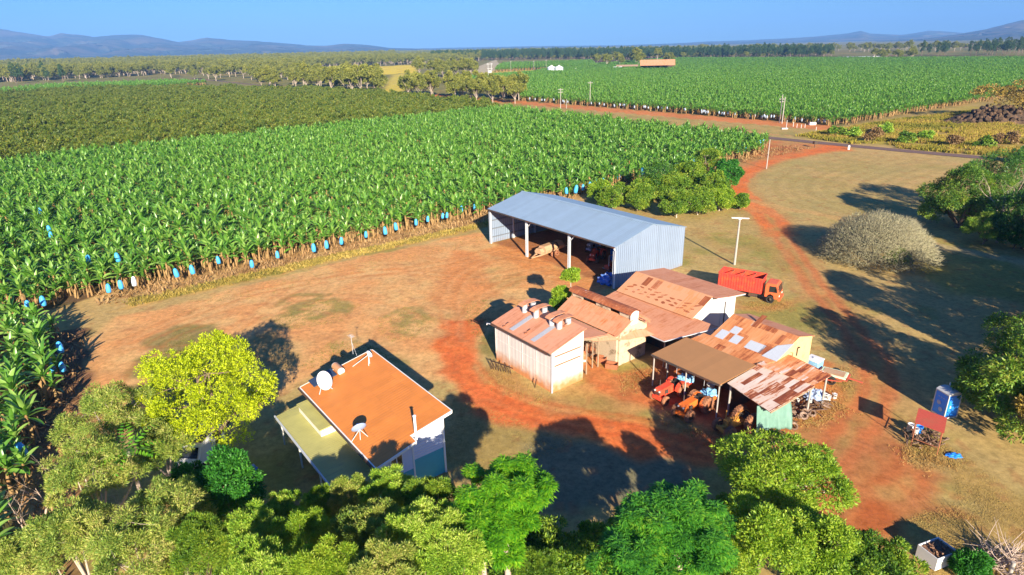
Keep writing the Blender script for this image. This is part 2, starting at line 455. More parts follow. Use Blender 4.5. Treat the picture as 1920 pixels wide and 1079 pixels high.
# ------------------------------------------------------------------ camera, sky, sun
cd = bpy.data.cameras.new('camera'); cam = bpy.data.objects.new('camera', cd); COL.objects.link(cam)
cd.sensor_width = 36; cd.lens = FPX / 1920 * 36; cd.clip_start = .5; cd.clip_end = 60000
m4 = Matrix.Identity(4)
for i in range(3):
    m4[i][0] = RX[i]; m4[i][1] = UX[i]; m4[i][2] = -cF[i]
m4[2][3] = H
cam.matrix_world = m4
sc.camera = cam

SUN_EL = math.radians(21.5)
SUN_DIR = Vector((.232, -.973, math.tan(SUN_EL))).normalized()      # towards the sun
wd = bpy.data.worlds.new('World'); sc.world = wd; wd.use_nodes = True
wn = wd.node_tree.nodes; wl = wd.node_tree.links
sky = wn.new('ShaderNodeTexSky'); sky.sky_type = 'NISHITA'; sky.sun_disc = False
sky.sun_elevation = SUN_EL; sky.sun_rotation = math.atan2(SUN_DIR.x, SUN_DIR.y)
sky.air_density = 1.3; sky.dust_density = .0; sky.ozone_density = 6.0; sky.altitude = 0
tint = wn.new('ShaderNodeMixRGB'); tint.blend_type = 'MULTIPLY'; tint.inputs['Fac'].default_value = 1; tint.inputs['Color2'].default_value = (.24, .48, .90, 1)
wl.new(sky.outputs['Color'], tint.inputs['Color1']); wl.new(tint.outputs['Color'], wn['Background'].inputs['Color'])
wn['Background'].inputs['Strength'].default_value = .078
sd = bpy.data.lights.new('sun', 'SUN'); sd.energy = 5.0; sd.angle = math.radians(.5); sd.color = (1.0, .87, .68)
so = bpy.data.objects.new('sun', sd); COL.objects.link(so)
so.rotation_euler = SUN_DIR.to_track_quat('Z', 'Y').to_euler(); so.location = (40, -60, 80)
sc.view_settings.view_transform = 'Standard'; sc.view_settings.look = 'None'
sc.view_settings.exposure = 1.17; sc.view_settings.gamma = 1; sc.view_settings.use_curve_mapping = False
sc.cycles.max_bounces = 6; sc.cycles.diffuse_bounces = 3; sc.cycles.transmission_bounces = 4
sc.cycles.use_denoising = True
sc.cycles.volume_bounces = 0

# ------------------------------------------------------------------ ground
def axis(lo, hi, step, far_lo, far_hi, g=1.16):
    a = list(np.arange(lo, hi, step))
    d, x, left = step, lo, []
    while x > far_lo:
        d *= g; x -= d; left.append(max(x, far_lo))
    d, x, right = step, hi, []
    right.append(hi)
    while x < far_hi:
        d *= g; x += d; right.append(min(x, far_hi))
    return np.array(left[::-1] + a + right)


gx = axis(-64, 84, .3, -14000, 14000, 1.05)
gy = axis(23, 135, .3, -150, 15500, 1.04)
GX, GY = np.meshgrid(gx, gy)
PX, PY = GX.ravel(), GY.ravel()
S_, T_ = CS * PX + SN * PY, -SN * PX + CS * PY
wx = PX + (fbm(PX * .35, PY * .35, 3, 4) - .5) * 3.0      # ragged edges
wy = PY + (fbm(PX * .35, PY * .35, 11, 4) - .5) * 3.0
near = (np.abs(PX) < 400) & (PY < 700)


def inside(poly, x=wx, y=wy):
    r = np.zeros(len(x), bool)
    n = len(poly)
    for i in range(n):
        x0, y0 = poly[i]; x1, y1 = poly[(i + 1) % n]
        if y0 == y1: continue
        c = ((y0 > y) != (y1 > y)) & (x < (x1 - x0) * (y - y0) / (y1 - y0) + x0)
        r ^= c
    return r


def blur(m, k=1):
    a = m.reshape(GX.shape).astype(float)
    for _ in range(k):
        b = a.copy()
        b[1:-1, 1:-1] = (a[:-2, 1:-1] + a[2:, 1:-1] + a[1:-1, :-2] + a[1:-1, 2:] + 2 * a[1:-1, 1:-1]) / 6
        a = b
    return a.ravel()


def pdist(line, x=PX, y=PY):
    d = np.full(len(x), 1e9)
    for (x0, y0), (x1, y1) in zip(line[:-1], line[1:]):
        dx, dy = x1 - x0, y1 - y0
        t = np.clip(((x - x0) * dx + (y - y0) * dy) / (dx * dx + dy * dy + 1e-9), 0, 1)
        d = np.minimum(d, np.hypot(x - x0 - t * dx, y - y0 - t * dy))
    return d


def smooth(line, k=4):
    """Catmull-Rom through the surveyed points"""
    P = [np.array(p) for p in line]; P = [2 * P[0] - P[1]] + P + [2 * P[-1] - P[-2]]
    out = []
    for i in range(1, len(P) - 2):
        for j in range(k):
            t = j / k
            out.append(tuple(.5 * ((2 * P[i]) + (P[i + 1] - P[i - 1]) * t + (2 * P[i - 1] - 5 * P[i] + 4 * P[i + 1] - P[i + 2]) * t * t + (3 * P[i] - P[i - 1] - 3 * P[i + 1] + P[i + 2]) * t ** 3)))
    return out + [tuple(P[-2])]


PXL = lambda *pts: [at2(*p) for p in pts]
ST4 = lambda s0, s1, t0, t1: [W(s0, t0), W(s1, t0), W(s1, t1), W(s0, t1)]
n_big, n_mid, n_fin = fbm(PX / 14, PY / 14, 21, 4), fbm(PX / 3.2, PY / 3.2, 31, 4), fbm(PX / .9, PY / .9, 41, 3)
# the mower's passes: faint bands that follow the edge of the lawn
col = np.empty((len(PX), 3))
LAWN_A, LAWN_B, LAWN_G = np.array((.40, .275, .105)), np.array((.33, .26, .095)), np.array((.19, .19, .035))
k = np.clip((n_big - .5) * 2.4 + .62 + (n_mid - .5) * .8, 0, 1)[:, None]
col[:] = LAWN_A * k + LAWN_B * (1 - k)
g = np.clip((fbm(PX / 9, PY / 9, 77, 4) - .57) * 5, 0, .6)[:, None] * np.where(PY < 95, 1.0, .35)[:, None]
col[:] = col * (1 - g) + LAWN_G * g


def put(mask, c, amt=1.0, k=2, c2=None):
    a = (blur(mask, k) * amt)[:, None]
    cc = np.array(c)
    if c2 is not None:
        q = np.clip((n_mid - .5) * 2.6 + (n_big - .5) * 1.5 + .5, 0, 1)[:, None]
        cc = cc * q + np.array(c2) * (1 - q)
    col[:] = col * (1 - a) + cc * a


DIRT_O, DIRT_O2 = (.55, .26, .095), (.56, .33, .13)
RED, RED2, DRED = (.56, .135, .034), (.38, .088, .026), (.27, .065, .026)
STRAW, STRAW2 = (.50, .33, .13), (.36, .21, .085)
# far paddocks beyond the fine survey
put(PY > 330, (.15, .15, .045), 1, 0, (.22, .19, .06))
# banana field floors
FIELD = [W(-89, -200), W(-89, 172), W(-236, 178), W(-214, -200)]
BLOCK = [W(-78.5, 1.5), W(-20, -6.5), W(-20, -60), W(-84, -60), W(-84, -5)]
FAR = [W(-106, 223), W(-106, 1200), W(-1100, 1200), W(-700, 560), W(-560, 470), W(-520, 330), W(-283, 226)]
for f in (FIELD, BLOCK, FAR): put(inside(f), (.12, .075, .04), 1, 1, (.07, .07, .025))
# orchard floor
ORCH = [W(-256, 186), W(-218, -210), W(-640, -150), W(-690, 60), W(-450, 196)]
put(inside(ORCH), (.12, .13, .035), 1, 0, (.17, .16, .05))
# the yard
YARD = PXL((160, 645), (205, 598), (330, 572), (480, 530), (620, 497), (760, 467), (900, 435), (925, 462), (1060, 470), (1155, 520),
           (1130, 560), (1062, 570), (985, 600), (930, 600), (905, 650), (885, 700), (850, 725), (800, 712), (700, 640), (560, 720), (500, 760), (420, 790), (250, 790),
           (150, 870), (110, 980), (60, 1079), (-20, 1079), (60, 900), (105, 790), (165, 690))
put(inside(YARD), DIRT_O, .93, 3, DIRT_O2)
# thin grass in the yard
for e in (((585, 575), 75, 24, .8), ((770, 600), 48, 26, .7), ((660, 650), 40, 14, .5), ((850, 590), 50, 30, .35), ((540, 600), 60, 14, .6), ((740, 690), 34, 12, .6), ((930, 520), 60, 20, .4)):
    (ex, ey), rx, ry, am = e
    put(inside(PXL(*[(ex + rx * math.cos(a), ey + ry * math.sin(a)) for a in np.linspace(0, 6.28, 20)[:-1]])) & (n_fin + n_mid > .98), (.22, .19, .06), am, 1)
put(inside(PXL((255, 760), (240, 690), (270, 640), (330, 612), (400, 610), (430, 640), (440, 700), (400, 740), (330, 760))), (.225, .175, .06), 1, 2, (.19, .165, .05))
put(inside(PXL((455, 640), (500, 620), (560, 640), (560, 690), (520, 700), (480, 700))), (.25, .19, .06), .6, 3)
put(inside(PXL((900, 665), (905, 630), (930, 605), (948, 640), (945, 680))), (.21, .17, .05), .8, 2)
put(inside(PXL((850, 735), (930, 790), (1030, 810), (1090, 830), (1000, 870), (900, 900), (830, 860), (840, 780))), (.30, .215, .07), .8, 3)
put(inside(PXL((1030, 815), (1190, 845), (1290, 880), (1310, 930), (1180, 960), (1000, 960), (960, 880))), (.155, .15, .085), .9, 4)  # centre lawn: tree shade painted into the grass, darker and bluer
# dry litter under the first banana rows, then the rough verge
LIT = ST4(-90.5, -85.6, 3, 170)
put(inside(LIT), STRAW, .95, 2, STRAW2)
put(inside(ST4(-85.6, -83.2, 6, 66)), (.34, .26, .05), .9, 2, (.20, .19, .035))
put(inside(ST4(-83.2, -82.2, 4, 64)) & (n_fin > .4), (.44, .27, .08), .7, 1)
put(inside([W(-79, 1.2), W(-30, -3.5), W(-30, -6), W(-80, -2)]), (.20, .10, .05), .7, 2)
# shed floor
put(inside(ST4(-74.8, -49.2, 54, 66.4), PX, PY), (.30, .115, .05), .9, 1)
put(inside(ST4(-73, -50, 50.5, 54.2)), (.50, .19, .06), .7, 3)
# red clay track round the barn
RT = PXL((838, 600), (905, 600), (885, 650), (893, 690), (930, 735), (1000, 762), (1090, 788), (1200, 795), (1310, 820), (1370, 830), (1350, 880), (1290, 880), (1200, 852), (1080, 820), (960, 795), (880, 765), (838, 715), (815, 650))
put(inside(RT), RED, 1, 3, (.52, .13, .04))
put(inside(PXL((860, 600), (930, 560), (900, 470), (860, 470), (800, 560))), (.52, .19, .06), .55, 5)
# worn ground between the farm buildings
put(inside(PXL((1085, 655), (1150, 700), (1225, 690), (1230, 640), (1290, 625), (1420, 640), (1560, 690), (1590, 760), (1500, 800), (1430, 850), (1360, 840), (1290, 800), (1220, 765), (1150, 745), (1100, 745))), (.46, .13, .042), .95, 3, (.46, .19, .065))
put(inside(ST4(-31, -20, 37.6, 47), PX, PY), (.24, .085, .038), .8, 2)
put(inside(PXL((925, 690), (1035, 740), (1092, 716), (1150, 735), (1230, 760), (1190, 790), (1060, 775), (960, 745), (915, 715))), (.40, .21, .075), .85, 2, (.30, .19, .06))
put(inside(PXL((1250, 765), (1330, 800), (1420, 845), (1400, 850), (1300, 815), (1230, 780))), (.44, .25, .09), .8, 2)
# red ground at the lower right
put(inside(PXL((1490, 800), (1560, 765), (1640, 800), (1690, 840), (1715, 880), (1770, 888), (1815, 912), (1745, 935), (1800, 960), (1720, 985), (1640, 1010), (1560, 1000), (1500, 960), (1440, 860))), RED2, .9, 4, (.38, .14, .05))
put(inside(PXL((1625, 905), (1720, 880), (1700, 930), (1640, 945))), (.37, .22, .075), .75, 2)
put(inside(PXL((1560, 880), (1640, 930), (1600, 980), (1545, 960))) & (n_mid > .52), (.42, .2, .07), .6, 2)
put(inside(PXL((1640, 830), (1700, 825), (1730, 860), (1690, 870))), DRED, .7, 2)
put(inside(PXL((1620, 1010), (1760, 980), (1830, 930), (1790, 890), (1740, 850), (1700, 800), (1780, 850), (1960, 960), (1960, 1120), (1600, 1120))), (.37, .245, .08), .85, 4, (.30, .20, .065))
# driveway
DRV = smooth(PXL((1572, 276), (1500, 288), (1440, 303), (1398, 323), (1378, 347), (1396, 374), (1428, 396), (1455, 425), (1482, 468), (1518, 522), (1558, 572), (1600, 622), (1640, 680), (1650, 730), (1615, 790), (1560, 860)))
dd = pdist(DRV) + (fbm(PX * .5, PY * .5, 5, 3) - .5) * 1.2
upper = np.clip((PY - 88) / 20, 0, 1)
put(dd < (1.6 + upper * 1.1), (.45, .22, .085), .8, 2, (.47, .17, .06))
put((dd < 2.7) & (PY > 92), RED, .85, 2, (.52, .2, .07))
put((np.abs(dd - 1.0) < .38) & (upper < .95), (.43, .13, .045), .6, 1)
put((dd < .45) & (upper < .9), (.30, .20, .065), .75, 2)
put((dd > 1.6 + upper * 1.1) & (dd < 3.2 + upper), (.36, .2, .07), .45, 3)
put(inside(PXL((1575, 270), (1520, 272), (1450, 285), (1480, 297), (1560, 285), (1600, 283))), RED, .8, 1)
put(inside(PXL((1440, 300), (1375, 325), (1365, 350), (1380, 372), (1400, 372), (1398, 330), (1450, 306))), RED, .6, 3)
# side tracks
for ln, w_, c_, a_ in ((PXL((1408, 376), (1470, 392), (1530, 400), (1575, 412)), 1.2, (.44, .27, .10), .7), (PXL((1660, 445), (1740, 458), (1830, 475), (1960, 500)), 1.3, (.38, .30, .15), .7),
                       (PXL((1320, 560), (1380, 575), (1440, 580), (1500, 562), (1540, 545)), .7, (.42, .22, .08), .6), (PXL((1300, 430), (1360, 470), (1420, 460), (1450, 430)), 1.0, (.34, .2, .07), .35),
                       (PXL((1480, 468), (1440, 520), (1460, 560)), .8, (.40, .25, .09), .35)):
    put((pdist(smooth(ln)) + (n_fin - .5)) < w_, c_, a_, 2)
rd = pdist(smooth(PXL((1575, 290), (1480, 312), (1425, 335), (1422, 365), (1480, 392), (1570, 420), (1640, 430))))
put((rd % 3.1 < 1.3) & (rd < 34) & inside(PXL((1425, 330), (1590, 283), (1780, 300), (1750, 400), (1560, 405), (1470, 385))), (.28, .21, .07), .45, 1)
# road verges and the strip between the fields
put(inside(ST4(-260, -88, 173, 178)), (.42, .2, .07), .9, 1, (.34, .26, .09))
put(inside(PXL((1440, 262), (1530, 268), (1500, 290), (1440, 300), (1395, 315), (1400, 290))), (.45, .14, .05), .8, 2, (.38, .2, .07))
put(inside(ST4(-420, -104, 188, 210)), (.37, .26, .09), 1, 0, (.27, .22, .07))
put(inside(ST4(-420, -104, 211, 224)), (.52, .19, .065), 1, 0, (.45, .17, .06))
put(inside(ST4(-420, -104, 190, 193)), (.47, .26, .1), .8, 0)
# scrub paddock beyond the road
put(inside([W(-103, 190), W(-30, 194), W(60, 210), W(60, 420), W(-97, 420)]), (.33, .27, .05), 1, 1, (.24, .17, .06))
# yellow paddocks among the far trees
put(inside(PXL((640, 128), (780, 122), (780, 138), (700, 140))), (.62, .47, .05), 1, 0)
put(inside(PXL((715, 176), (735, 140), (775, 140), (760, 178))), (.50, .40, .06), 1, 0)
put(inside(PXL((900, 152), (930, 128), (1010, 132), (1000, 140), (930, 160))), (.50, .38, .08), 1, 0)
put(inside(PXL((890, 128), (930, 112), (940, 126), (860, 165), (835, 168))), (.42, .36, .22), 1, 0)

road_line = smooth([W(-900, 190), W(-420, 186), W(-188, 184.4), W(-107, 183.6), W(-82, 184), W(-60, 185.4), W(-44, 187.6), W(0, 194), W(80, 208)])

def ruts(px, amt, c, w_=.22, gauge=.85, red=0):
    d = pdist(smooth(PXL(*px))) + (n_fin - .5) * .25
    put((np.abs(d - gauge) < w_) & (n_mid > .3), c, amt, 1)


for ln_, a_ in ((((240, 640), (330, 600), (480, 548), (640, 520), (800, 500), (930, 470), (1010, 470)), .5), (((250, 660), (400, 640), (560, 540), (720, 510), (900, 520), (1010, 500)), .4),
              (((850, 620), (840, 560), (870, 510), (950, 480), (1060, 500)), .5), (((560, 560), (700, 560), (800, 590), (850, 640)), .35), (((870, 600), (820, 540), (740, 500), (600, 520)), .35),
              (((860, 630), (900, 560), (980, 520), (1080, 520), (1120, 500)), .45), (((160, 860), (230, 760), (260, 700), (300, 640), (420, 590)), .5)):
    ruts(ln_, a_, (.44, .17, .055))
    ruts([(x + 6, y + 5) for x, y in ln_], a_ * .6, (.60, .36, .16), .16)
for ln_ in (((845, 640), (870, 700), (940, 755), (1060, 790), (1200, 812), (1330, 850)), ((860, 610), (890, 700), (960, 748), (1080, 778), (1220, 800), (1340, 835))):
    ruts(ln_, .6, (.44, .085, .022), .25); ruts([(x, y + 7) for x, y in ln_], .5, (.62, .2, .06), .2)
for ln_ in (((1560, 560), (1600, 622), (1640, 685), (1640, 740), (1590, 810), (1560, 900)), ((1600, 640), (1630, 720), (1640, 800), (1700, 900), (1800, 950)), ((1490, 470), (1530, 530), (1570, 590), (1620, 650))):
    ruts(ln_, .55, (.40, .13, .045), .3)
put(fbm(PX * 1.1, PY * 1.1, 91, 3) > .70, (.30, .12, .05), .35, 0)
nx, ny = len(gx), len(gy)
idx = np.arange(nx * ny).reshape(ny, nx)
Fq = np.stack([idx[:-1, :-1], idx[:-1, 1:], idx[1:, 1:], idx[1:, :-1]], -1).reshape(-1, 4)
zz = (n_mid - .5) * .10 * near
V3 = np.stack([PX, PY, zz], 1)


def ground_mat():
    m, nt, P, nd, lk = _new('earth_and_grass')
    a = nd.new('ShaderNodeAttribute'); a.attribute_name = 'albedo'
    tc = nd.new('ShaderNodeTexCoord')
    n1 = N(nd, 'ShaderNodeTexNoise', Scale=1.7, Detail=12, Roughness=.82); lk.new(tc.outputs['Object'], n1.inputs['Vector'])
    r1 = ramp(nd, [(.28, .42), (.5, 1.0), (.72, 1.5)]); lk.new(n1.outputs['Fac'], r1.inputs['Fac'])
    mu = nd.new('ShaderNodeMixRGB'); mu.blend_type = 'MULTIPLY'; mu.inputs['Fac'].default_value = .9
    lk.new(a.outputs['Color'], mu.inputs['Color1']); lk.new(r1.outputs['Color'], mu.inputs['Color2'])
    n2 = N(nd, 'ShaderNodeTexNoise', Scale=.28, Detail=7, Roughness=.65); lk.new(tc.outputs['Object'], n2.inputs['Vector'])
    r2 = ramp(nd, [(.3, (.85, .88, .9)), (.7, (1.14, 1.1, 1.05))]); lk.new(n2.outputs['Fac'], r2.inputs['Fac'])
    m2 = nd.new('ShaderNodeMixRGB'); m2.blend_type = 'MULTIPLY'; m2.inputs['Fac'].default_value = 1
    lk.new(mu.outputs['Color'], m2.inputs['Color1']); lk.new(r2.outputs['Color'], m2.inputs['Color2'])
    lk.new(m2.outputs['Color'], P.inputs['Base Color'])
    P.inputs['Roughness'].default_value = .95; P.inputs['Specular IOR Level'].default_value = .1
    b = N(nd, 'ShaderNodeBump', Strength=.5, Distance=.06); lk.new(n1.outputs['Fac'], b.inputs['Height']); lk.new(b.outputs['Normal'], P.inputs['Normal'])
    return m


M['ground'] = ground_mat()
track = (dd < (1.6 + upper * 1.1)) | inside(RT)
ftrack = track[Fq].sum(1) >= 3


col[:] = np.clip(col * 1.18, 0, .8)


def ground_piece(name, faces):
    u, inv = np.unique(faces.ravel(), return_inverse=True)
    o = mesh_np(name, V3[u], inv.reshape(-1, 4), M['ground'], smooth=True)
    ca = o.data.color_attributes.new('albedo', 'FLOAT_COLOR', 'POINT')
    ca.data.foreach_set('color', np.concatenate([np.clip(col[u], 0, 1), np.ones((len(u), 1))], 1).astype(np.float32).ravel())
    return tag(o, kind='structure')


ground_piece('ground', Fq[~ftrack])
ground_piece('dirt_track', Fq[ftrack])

# sealed road
L = [np.array(p) for p in road_line]
rv, rf = [], []
for i, p in enumerate(L):
    d = L[min(i + 1, len(L) - 1)] - L[max(i - 1, 0)]; d = d / np.linalg.norm(d); n = np.array((-d[1], d[0]))
    for w_ in (-2.4, 2.4): rv.append((*(p + n * w_), .065))
for i in range(len(L) - 1): rf.append((2 * i, 2 * i + 2, 2 * i + 3, 2 * i + 1))
M['asphalt'] = paint('worn_bitumen', (.17, .105, .085), rough=.9, var=.15, scale=.3, stain=(.24, .14, .09), stain_amt=.3, stain_scale=.08)
tag(mesh_np('road', rv, rf, M['asphalt']), kind='structure')

# ------------------------------------------------------------------ mountains
def ridge(name, prof, D, depth, seed, mat, zmin=0, rough=.30):
    """a range at distance D: crest through the surveyed skyline, spurs falling towards the plain"""
    pts = []
    for px, py in prof:
        d = cF * FPX + RX * (px - 960) + UX * (539.5 - py)
        t = D / d[1]; pts.append((d[0] * t, H + d[2] * t))
    pts = np.array(pts)
    xs = np.linspace(pts[0, 0], pts[-1, 0], 260); zs = np.interp(xs, pts[:, 0], pts[:, 1])
    zs = np.maximum(zs + (fbm(xs / 260, xs * 0, seed, 4) - .5) * .10 * np.maximum(zs, 30), 4)
    rows = 26
    Vv = []
    for j in range(-6, rows + 1):
        u = abs(j) / (rows if j > 0 else 6)
        yy = D - depth * (j / rows if j > 0 else j / 12)
        spur = fbm(xs / (D * .035) + j * .08, np.full_like(xs, j * .21), seed + 5, 5) - .5
        z = zs * (1 - u) ** 1.15 + zs * spur * 1.5 * rough * 4 * u * (1 - u) - 2.0 * u
        y2 = yy - (fbm(xs / (D * .05), xs * 0 + j * .3, seed + 9, 3) - .5) * depth * .25 * math.sin(math.pi * min(1, u))
        Vv.append(np.stack([xs * (yy / D), y2, z], 1))
    Vv = np.concatenate(Vv)
    n = len(xs); R = rows + 7
    idx = np.arange(n * R).reshape(R, n)
    F = np.stack([idx[:-1, :-1], idx[1:, :-1], idx[1:, 1:], idx[:-1, 1:]], -1).reshape(-1, 4)
    return tag(mesh_np(name, Vv, F, mat, smooth=True), kind='structure')


M['bush_hill'] = paint('forested_hillside', (.055, .07, .055), rough=1, var=.5, scale=.004, stain=(.17, .13, .09), stain_amt=.35, stain_scale=.0015, spec=0)
ridge('mountains', [(-420, 60), (-250, 70), (-120, 48), (0, 54), (40, 60), (92, 69), (115, 63), (150, 66), (175, 69), (230, 64), (265, 65), (300, 73), (335, 80), (360, 75), (388, 70), (430, 76), (500, 78), (545, 82), (575, 86), (610, 86), (645, 82), (690, 85), (730, 90), (800, 92)], 9500, 4200, 2, M['bush_hill'])
ridge('hills', [(690, 93), (800, 91), (900, 89), (1000, 87), (1100, 86), (1170, 85), (1260, 82), (1330, 78), (1400, 76), (1480, 72), (1530, 69), (1590, 63), (1614, 58), (1632, 63), (1690, 66), (1720, 62), (1740, 58), (1780, 60), (1850, 66), (2000, 70), (2150, 80)], 11500, 4000, 8, M['bush_hill'])
ridge('mountain', [(1640, 85), (1700, 76), (1760, 70), (1800, 64), (1850, 55), (1880, 47), (1910, 40), (1950, 33), (2020, 26), (2120, 28), (2250, 45), (2400, 50)], 7600, 3000, 14, M['bush_hill'])

# ------------------------------------------------------------------ the air
hz = MB().box(-15500, 15500, -190, 17000, -4, 580).build('haze')
tag(hz, 'thin blue haze over the whole plain', 'haze', kind='stuff')
m, nt, P, nd, lk = _new('haze_air')
nd.remove(P)
pv = nd.new('ShaderNodeVolumePrincipled')
pv.inputs['Color'].default_value = (.21, .475, 1.0, 1); pv.inputs['Density'].default_value = .9e-4; pv.inputs['Anisotropy'].default_value = -.14
lk.new(pv.outputs['Volume'], nd['Material Output'].inputs['Volume'])
hz.data.materials.append(m)
# ------------------------------------------------------------------ farm buildings (local x = s, y = t)
def bld(name, s0, t0, label, cat, group=None):
    x, y = W(s0, t0)
    return empty(name, (x, y, 0), YAW, label, cat, group)


def lp(root_s, root_t, px, py, z):
    """surveyed pixel -> local coordinates of a building"""
    s, t = ST(*at2(px, py, z)); return (s - root_s, t - root_t, z)


def gable_wall(r, x0, x1, ys, mat, name='wall'):
    MB().prism(ys, 'x', x0, x1).build(name, mat, r)


# -- the open machinery shed
S0, T0 = -74.9, 53.4
sh = bld('machinery_shed', S0, T0, 'long blue-grey steel shed, open along one side on tall posts', 'shed')
L_, D_, EV, RG = 25.8, 13.2, 5.4, 7.0
mid = D_ / 2
for x0, nm in ((0, 'end_wall'), (L_ - .06, 'end_wall')):
    gable_wall(sh, x0, x0 + .06, [(0, .05), (D_, .05), (D_, EV), (mid, RG), (0, EV)], M['shed_wall'], nm)
MB().box(.06, L_ - .06, D_ - .06, D_, .05, EV).build('back_wall', M['shed_wall'], sh)
rf = MB()
e, o = .18, .12
zz_ = lambda y: EV + (RG - EV) * (1 - abs(y - mid) / mid) + .06
rf.slab([(-o, -e, zz_(-e)), (L_ + o, -e, zz_(-e)), (L_ + o, mid, zz_(mid)), (-o, mid, zz_(mid))], .05)
rf.slab([(-o, mid, zz_(mid)), (L_ + o, mid, zz_(mid)), (L_ + o, D_ + e, zz_(D_ + e)), (-o, D_ + e, zz_(D_ + e))], .05)
roof = rf.build('roof', M['shed_roof'], sh)
rc = MB()
for sg in (-1, 1):
    rc.slab([(-o - .02, mid, zz_(mid) + .06), (-o - .02, mid + sg * .28, zz_(mid + .28) + .03), (L_ + o + .02, mid + sg * .28, zz_(mid + .28) + .03), (L_ + o + .02, mid, zz_(mid) + .06)][::sg], .02)
rc.build('ridge_cap', M['shed_roof'], roof)
MB().box(-.1, L_ + .1, -e - .16, -e - .01, EV - .12, EV + .03).build('gutter', M['dark_steel'], sh)
MB().tube([(L_ + .05, -e - .1, EV - .1), (L_ + .05, -.06, EV - .5), (L_ + .05, -.06, .1)], .07).build('downpipe', M['white_metal'], sh)
for x in (.14, 8.84, 17.6, L_ - .2):
    p = MB()
    for w in (-.13, .13): p.box(x + w - .012, x + w + .012, -.02, .26, 0, EV - .02)
    p.box(x - .118, x + .118, .1, .14, 0, EV - .02)
    p.build('post', M['steel'], sh)
for x in (8.84, 17.6):
    MB().bar((x, .2, EV - .25), (x, mid, RG - .3), .12, .4).bar((x, mid, RG - .3), (x, D_ - .1, EV - .25), .12, .4).build('rafter', M['steel'], sh)
    MB().bar((x + .1, .12, EV - 1.1), (x + 1.0, .12, EV - .2), .1).build('knee_brace', M['steel'], sh)
    MB().box(x - .12, x + .12, D_ - .36, D_ - .08, 0, EV - .1).build('post', M['steel'], sh)
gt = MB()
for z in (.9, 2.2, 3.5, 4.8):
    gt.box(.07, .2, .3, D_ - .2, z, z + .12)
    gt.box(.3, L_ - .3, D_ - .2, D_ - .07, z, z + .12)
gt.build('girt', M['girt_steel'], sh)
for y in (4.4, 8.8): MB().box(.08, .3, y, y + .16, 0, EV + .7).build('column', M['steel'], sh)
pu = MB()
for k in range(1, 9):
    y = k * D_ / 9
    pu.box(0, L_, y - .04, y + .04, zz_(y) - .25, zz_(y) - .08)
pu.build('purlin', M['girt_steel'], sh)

# -- tall drying barn with four roof vents
S0, T0 = -43.5, 31.3
bn = bld('drying_barn', S0, T0, 'tall narrow white barn with a pink rusty roof and four capped vents', 'barn')
L_, D_ = 8.0, 3.7
z0, z1 = 3.95, 4.95
zr = lambda y: z0 + (z1 - z0) * y / D_
MB().box(0, L_, 0, .07, 0, z0).build('front_wall', M['white_sheet'], bn)
MB().box(0, L_, D_ - .07, D_, 0, z1).build('back_wall', M['white_sheet'], bn)
for x0 in (0.002, L_ - .072):
    gable_wall(bn, x0, x0 + .07, [(.072, 0), (D_ - .072, 0), (D_ - .072, z1 - .02), (.072, z0 + .02)], M['white_sheet'], 'end_wall')
cv = MB()
for x in (0, 2.0, 4.0, 6.0, L_): cv.box(x - .035, x + .035, -.03, .0, .75, z0 - .02)
cv.box(0, L_, -.022, 0, 2.3, 2.34)
cv.build('cover_strip', M['white_sheet'], bn)
for z in (2.45, 3.35): MB().box(L_ + .0, L_ + .05, .3, D_ - .35, z, z + .09).build('batten', M['rust_pipe'], bn)
MB().box(L_, L_ + .06, -.06, .08, 0, z0).build('corner_trim', M['steel'], bn)
roof = MB().slab([(-.25, -.3, zr(-.3) + .08), (L_ + .2, -.3, zr(-.3) + .08), (L_ + .2, D_ + .15, zr(D_ + .15) + .08), (-.25, D_ + .15, zr(D_ + .15) + .08)], .05).build('roof', M['salmon'], bn)
for x in (2.15, 5.15):
    MB().slab([(x, .0, zr(0) + .105), (x + .55, .0, zr(0) + .105), (x + .55, 2.5, zr(2.5) + .105), (x, 2.5, zr(2.5) + .105)], .012).build('skylight_sheet', M['smoke_pipe'], roof)
MB().box(-.2, L_ + .2, -.42, -.31, zr(-.3) - .12, zr(-.3) + .02).build('gutter', M['dark_steel'], bn)
MB().tube([(-.2, -.36, zr(-.3) - .05), (-.75, -.4, zr(-.3) - .12), (-.8, -.4, zr(-.3) - .3)], .05).build('gutter_spout', M['white_metal'], bn)
for px, py in ((989.6, 585), (1009.5, 595.5), (1037.6, 610), (1053.7, 616)):
    x, y, _ = lp(S0, T0, px, py, 4.6)
    y = min(max(y, 2.3), 2.7)
    v = MB()
    for dy in (-.1, .85): v.tube([(x + (dy > 0) * .1, y + dy, zr(y) - .05), (x + (dy > 0) * .1, y + dy, 5.45)], .27, 14)
    vo = v.build('roof_vent', M['smoke_pipe'], bn)
    c = MB()
    ar = [(-.75, -.12), (-.6, 0), (-.2, .1), (.35, .12), (.9, .1), (1.25, .02), (1.4, -.1)]
    c.prism([(y + a + .1, 5.6 + b) for a, b in ar] + [(y + a + .1, 5.56 + b) for a, b in ar[::-1]], 'x', x - .3, x + .42)
    c.build('cap', M['salmon_worn'], vo)
for px, py in ((946, 606), (989, 620), (1083, 612)):
    x, y, _ = lp(S0, T0, px, py, 4.3)
    y = min(max(y, .3), 3.2)
    MB().bar((x, y, zr(y) + .1), (x + .25, y + .1, zr(y) + .32), .3, .03).tube([(x + .1, y - .3, zr(y - .3) + .07), (x + .1, y - .3, zr(y - .3) + .16)], .14, 10).build('roof_flap', M['rust_pipe'], roof)

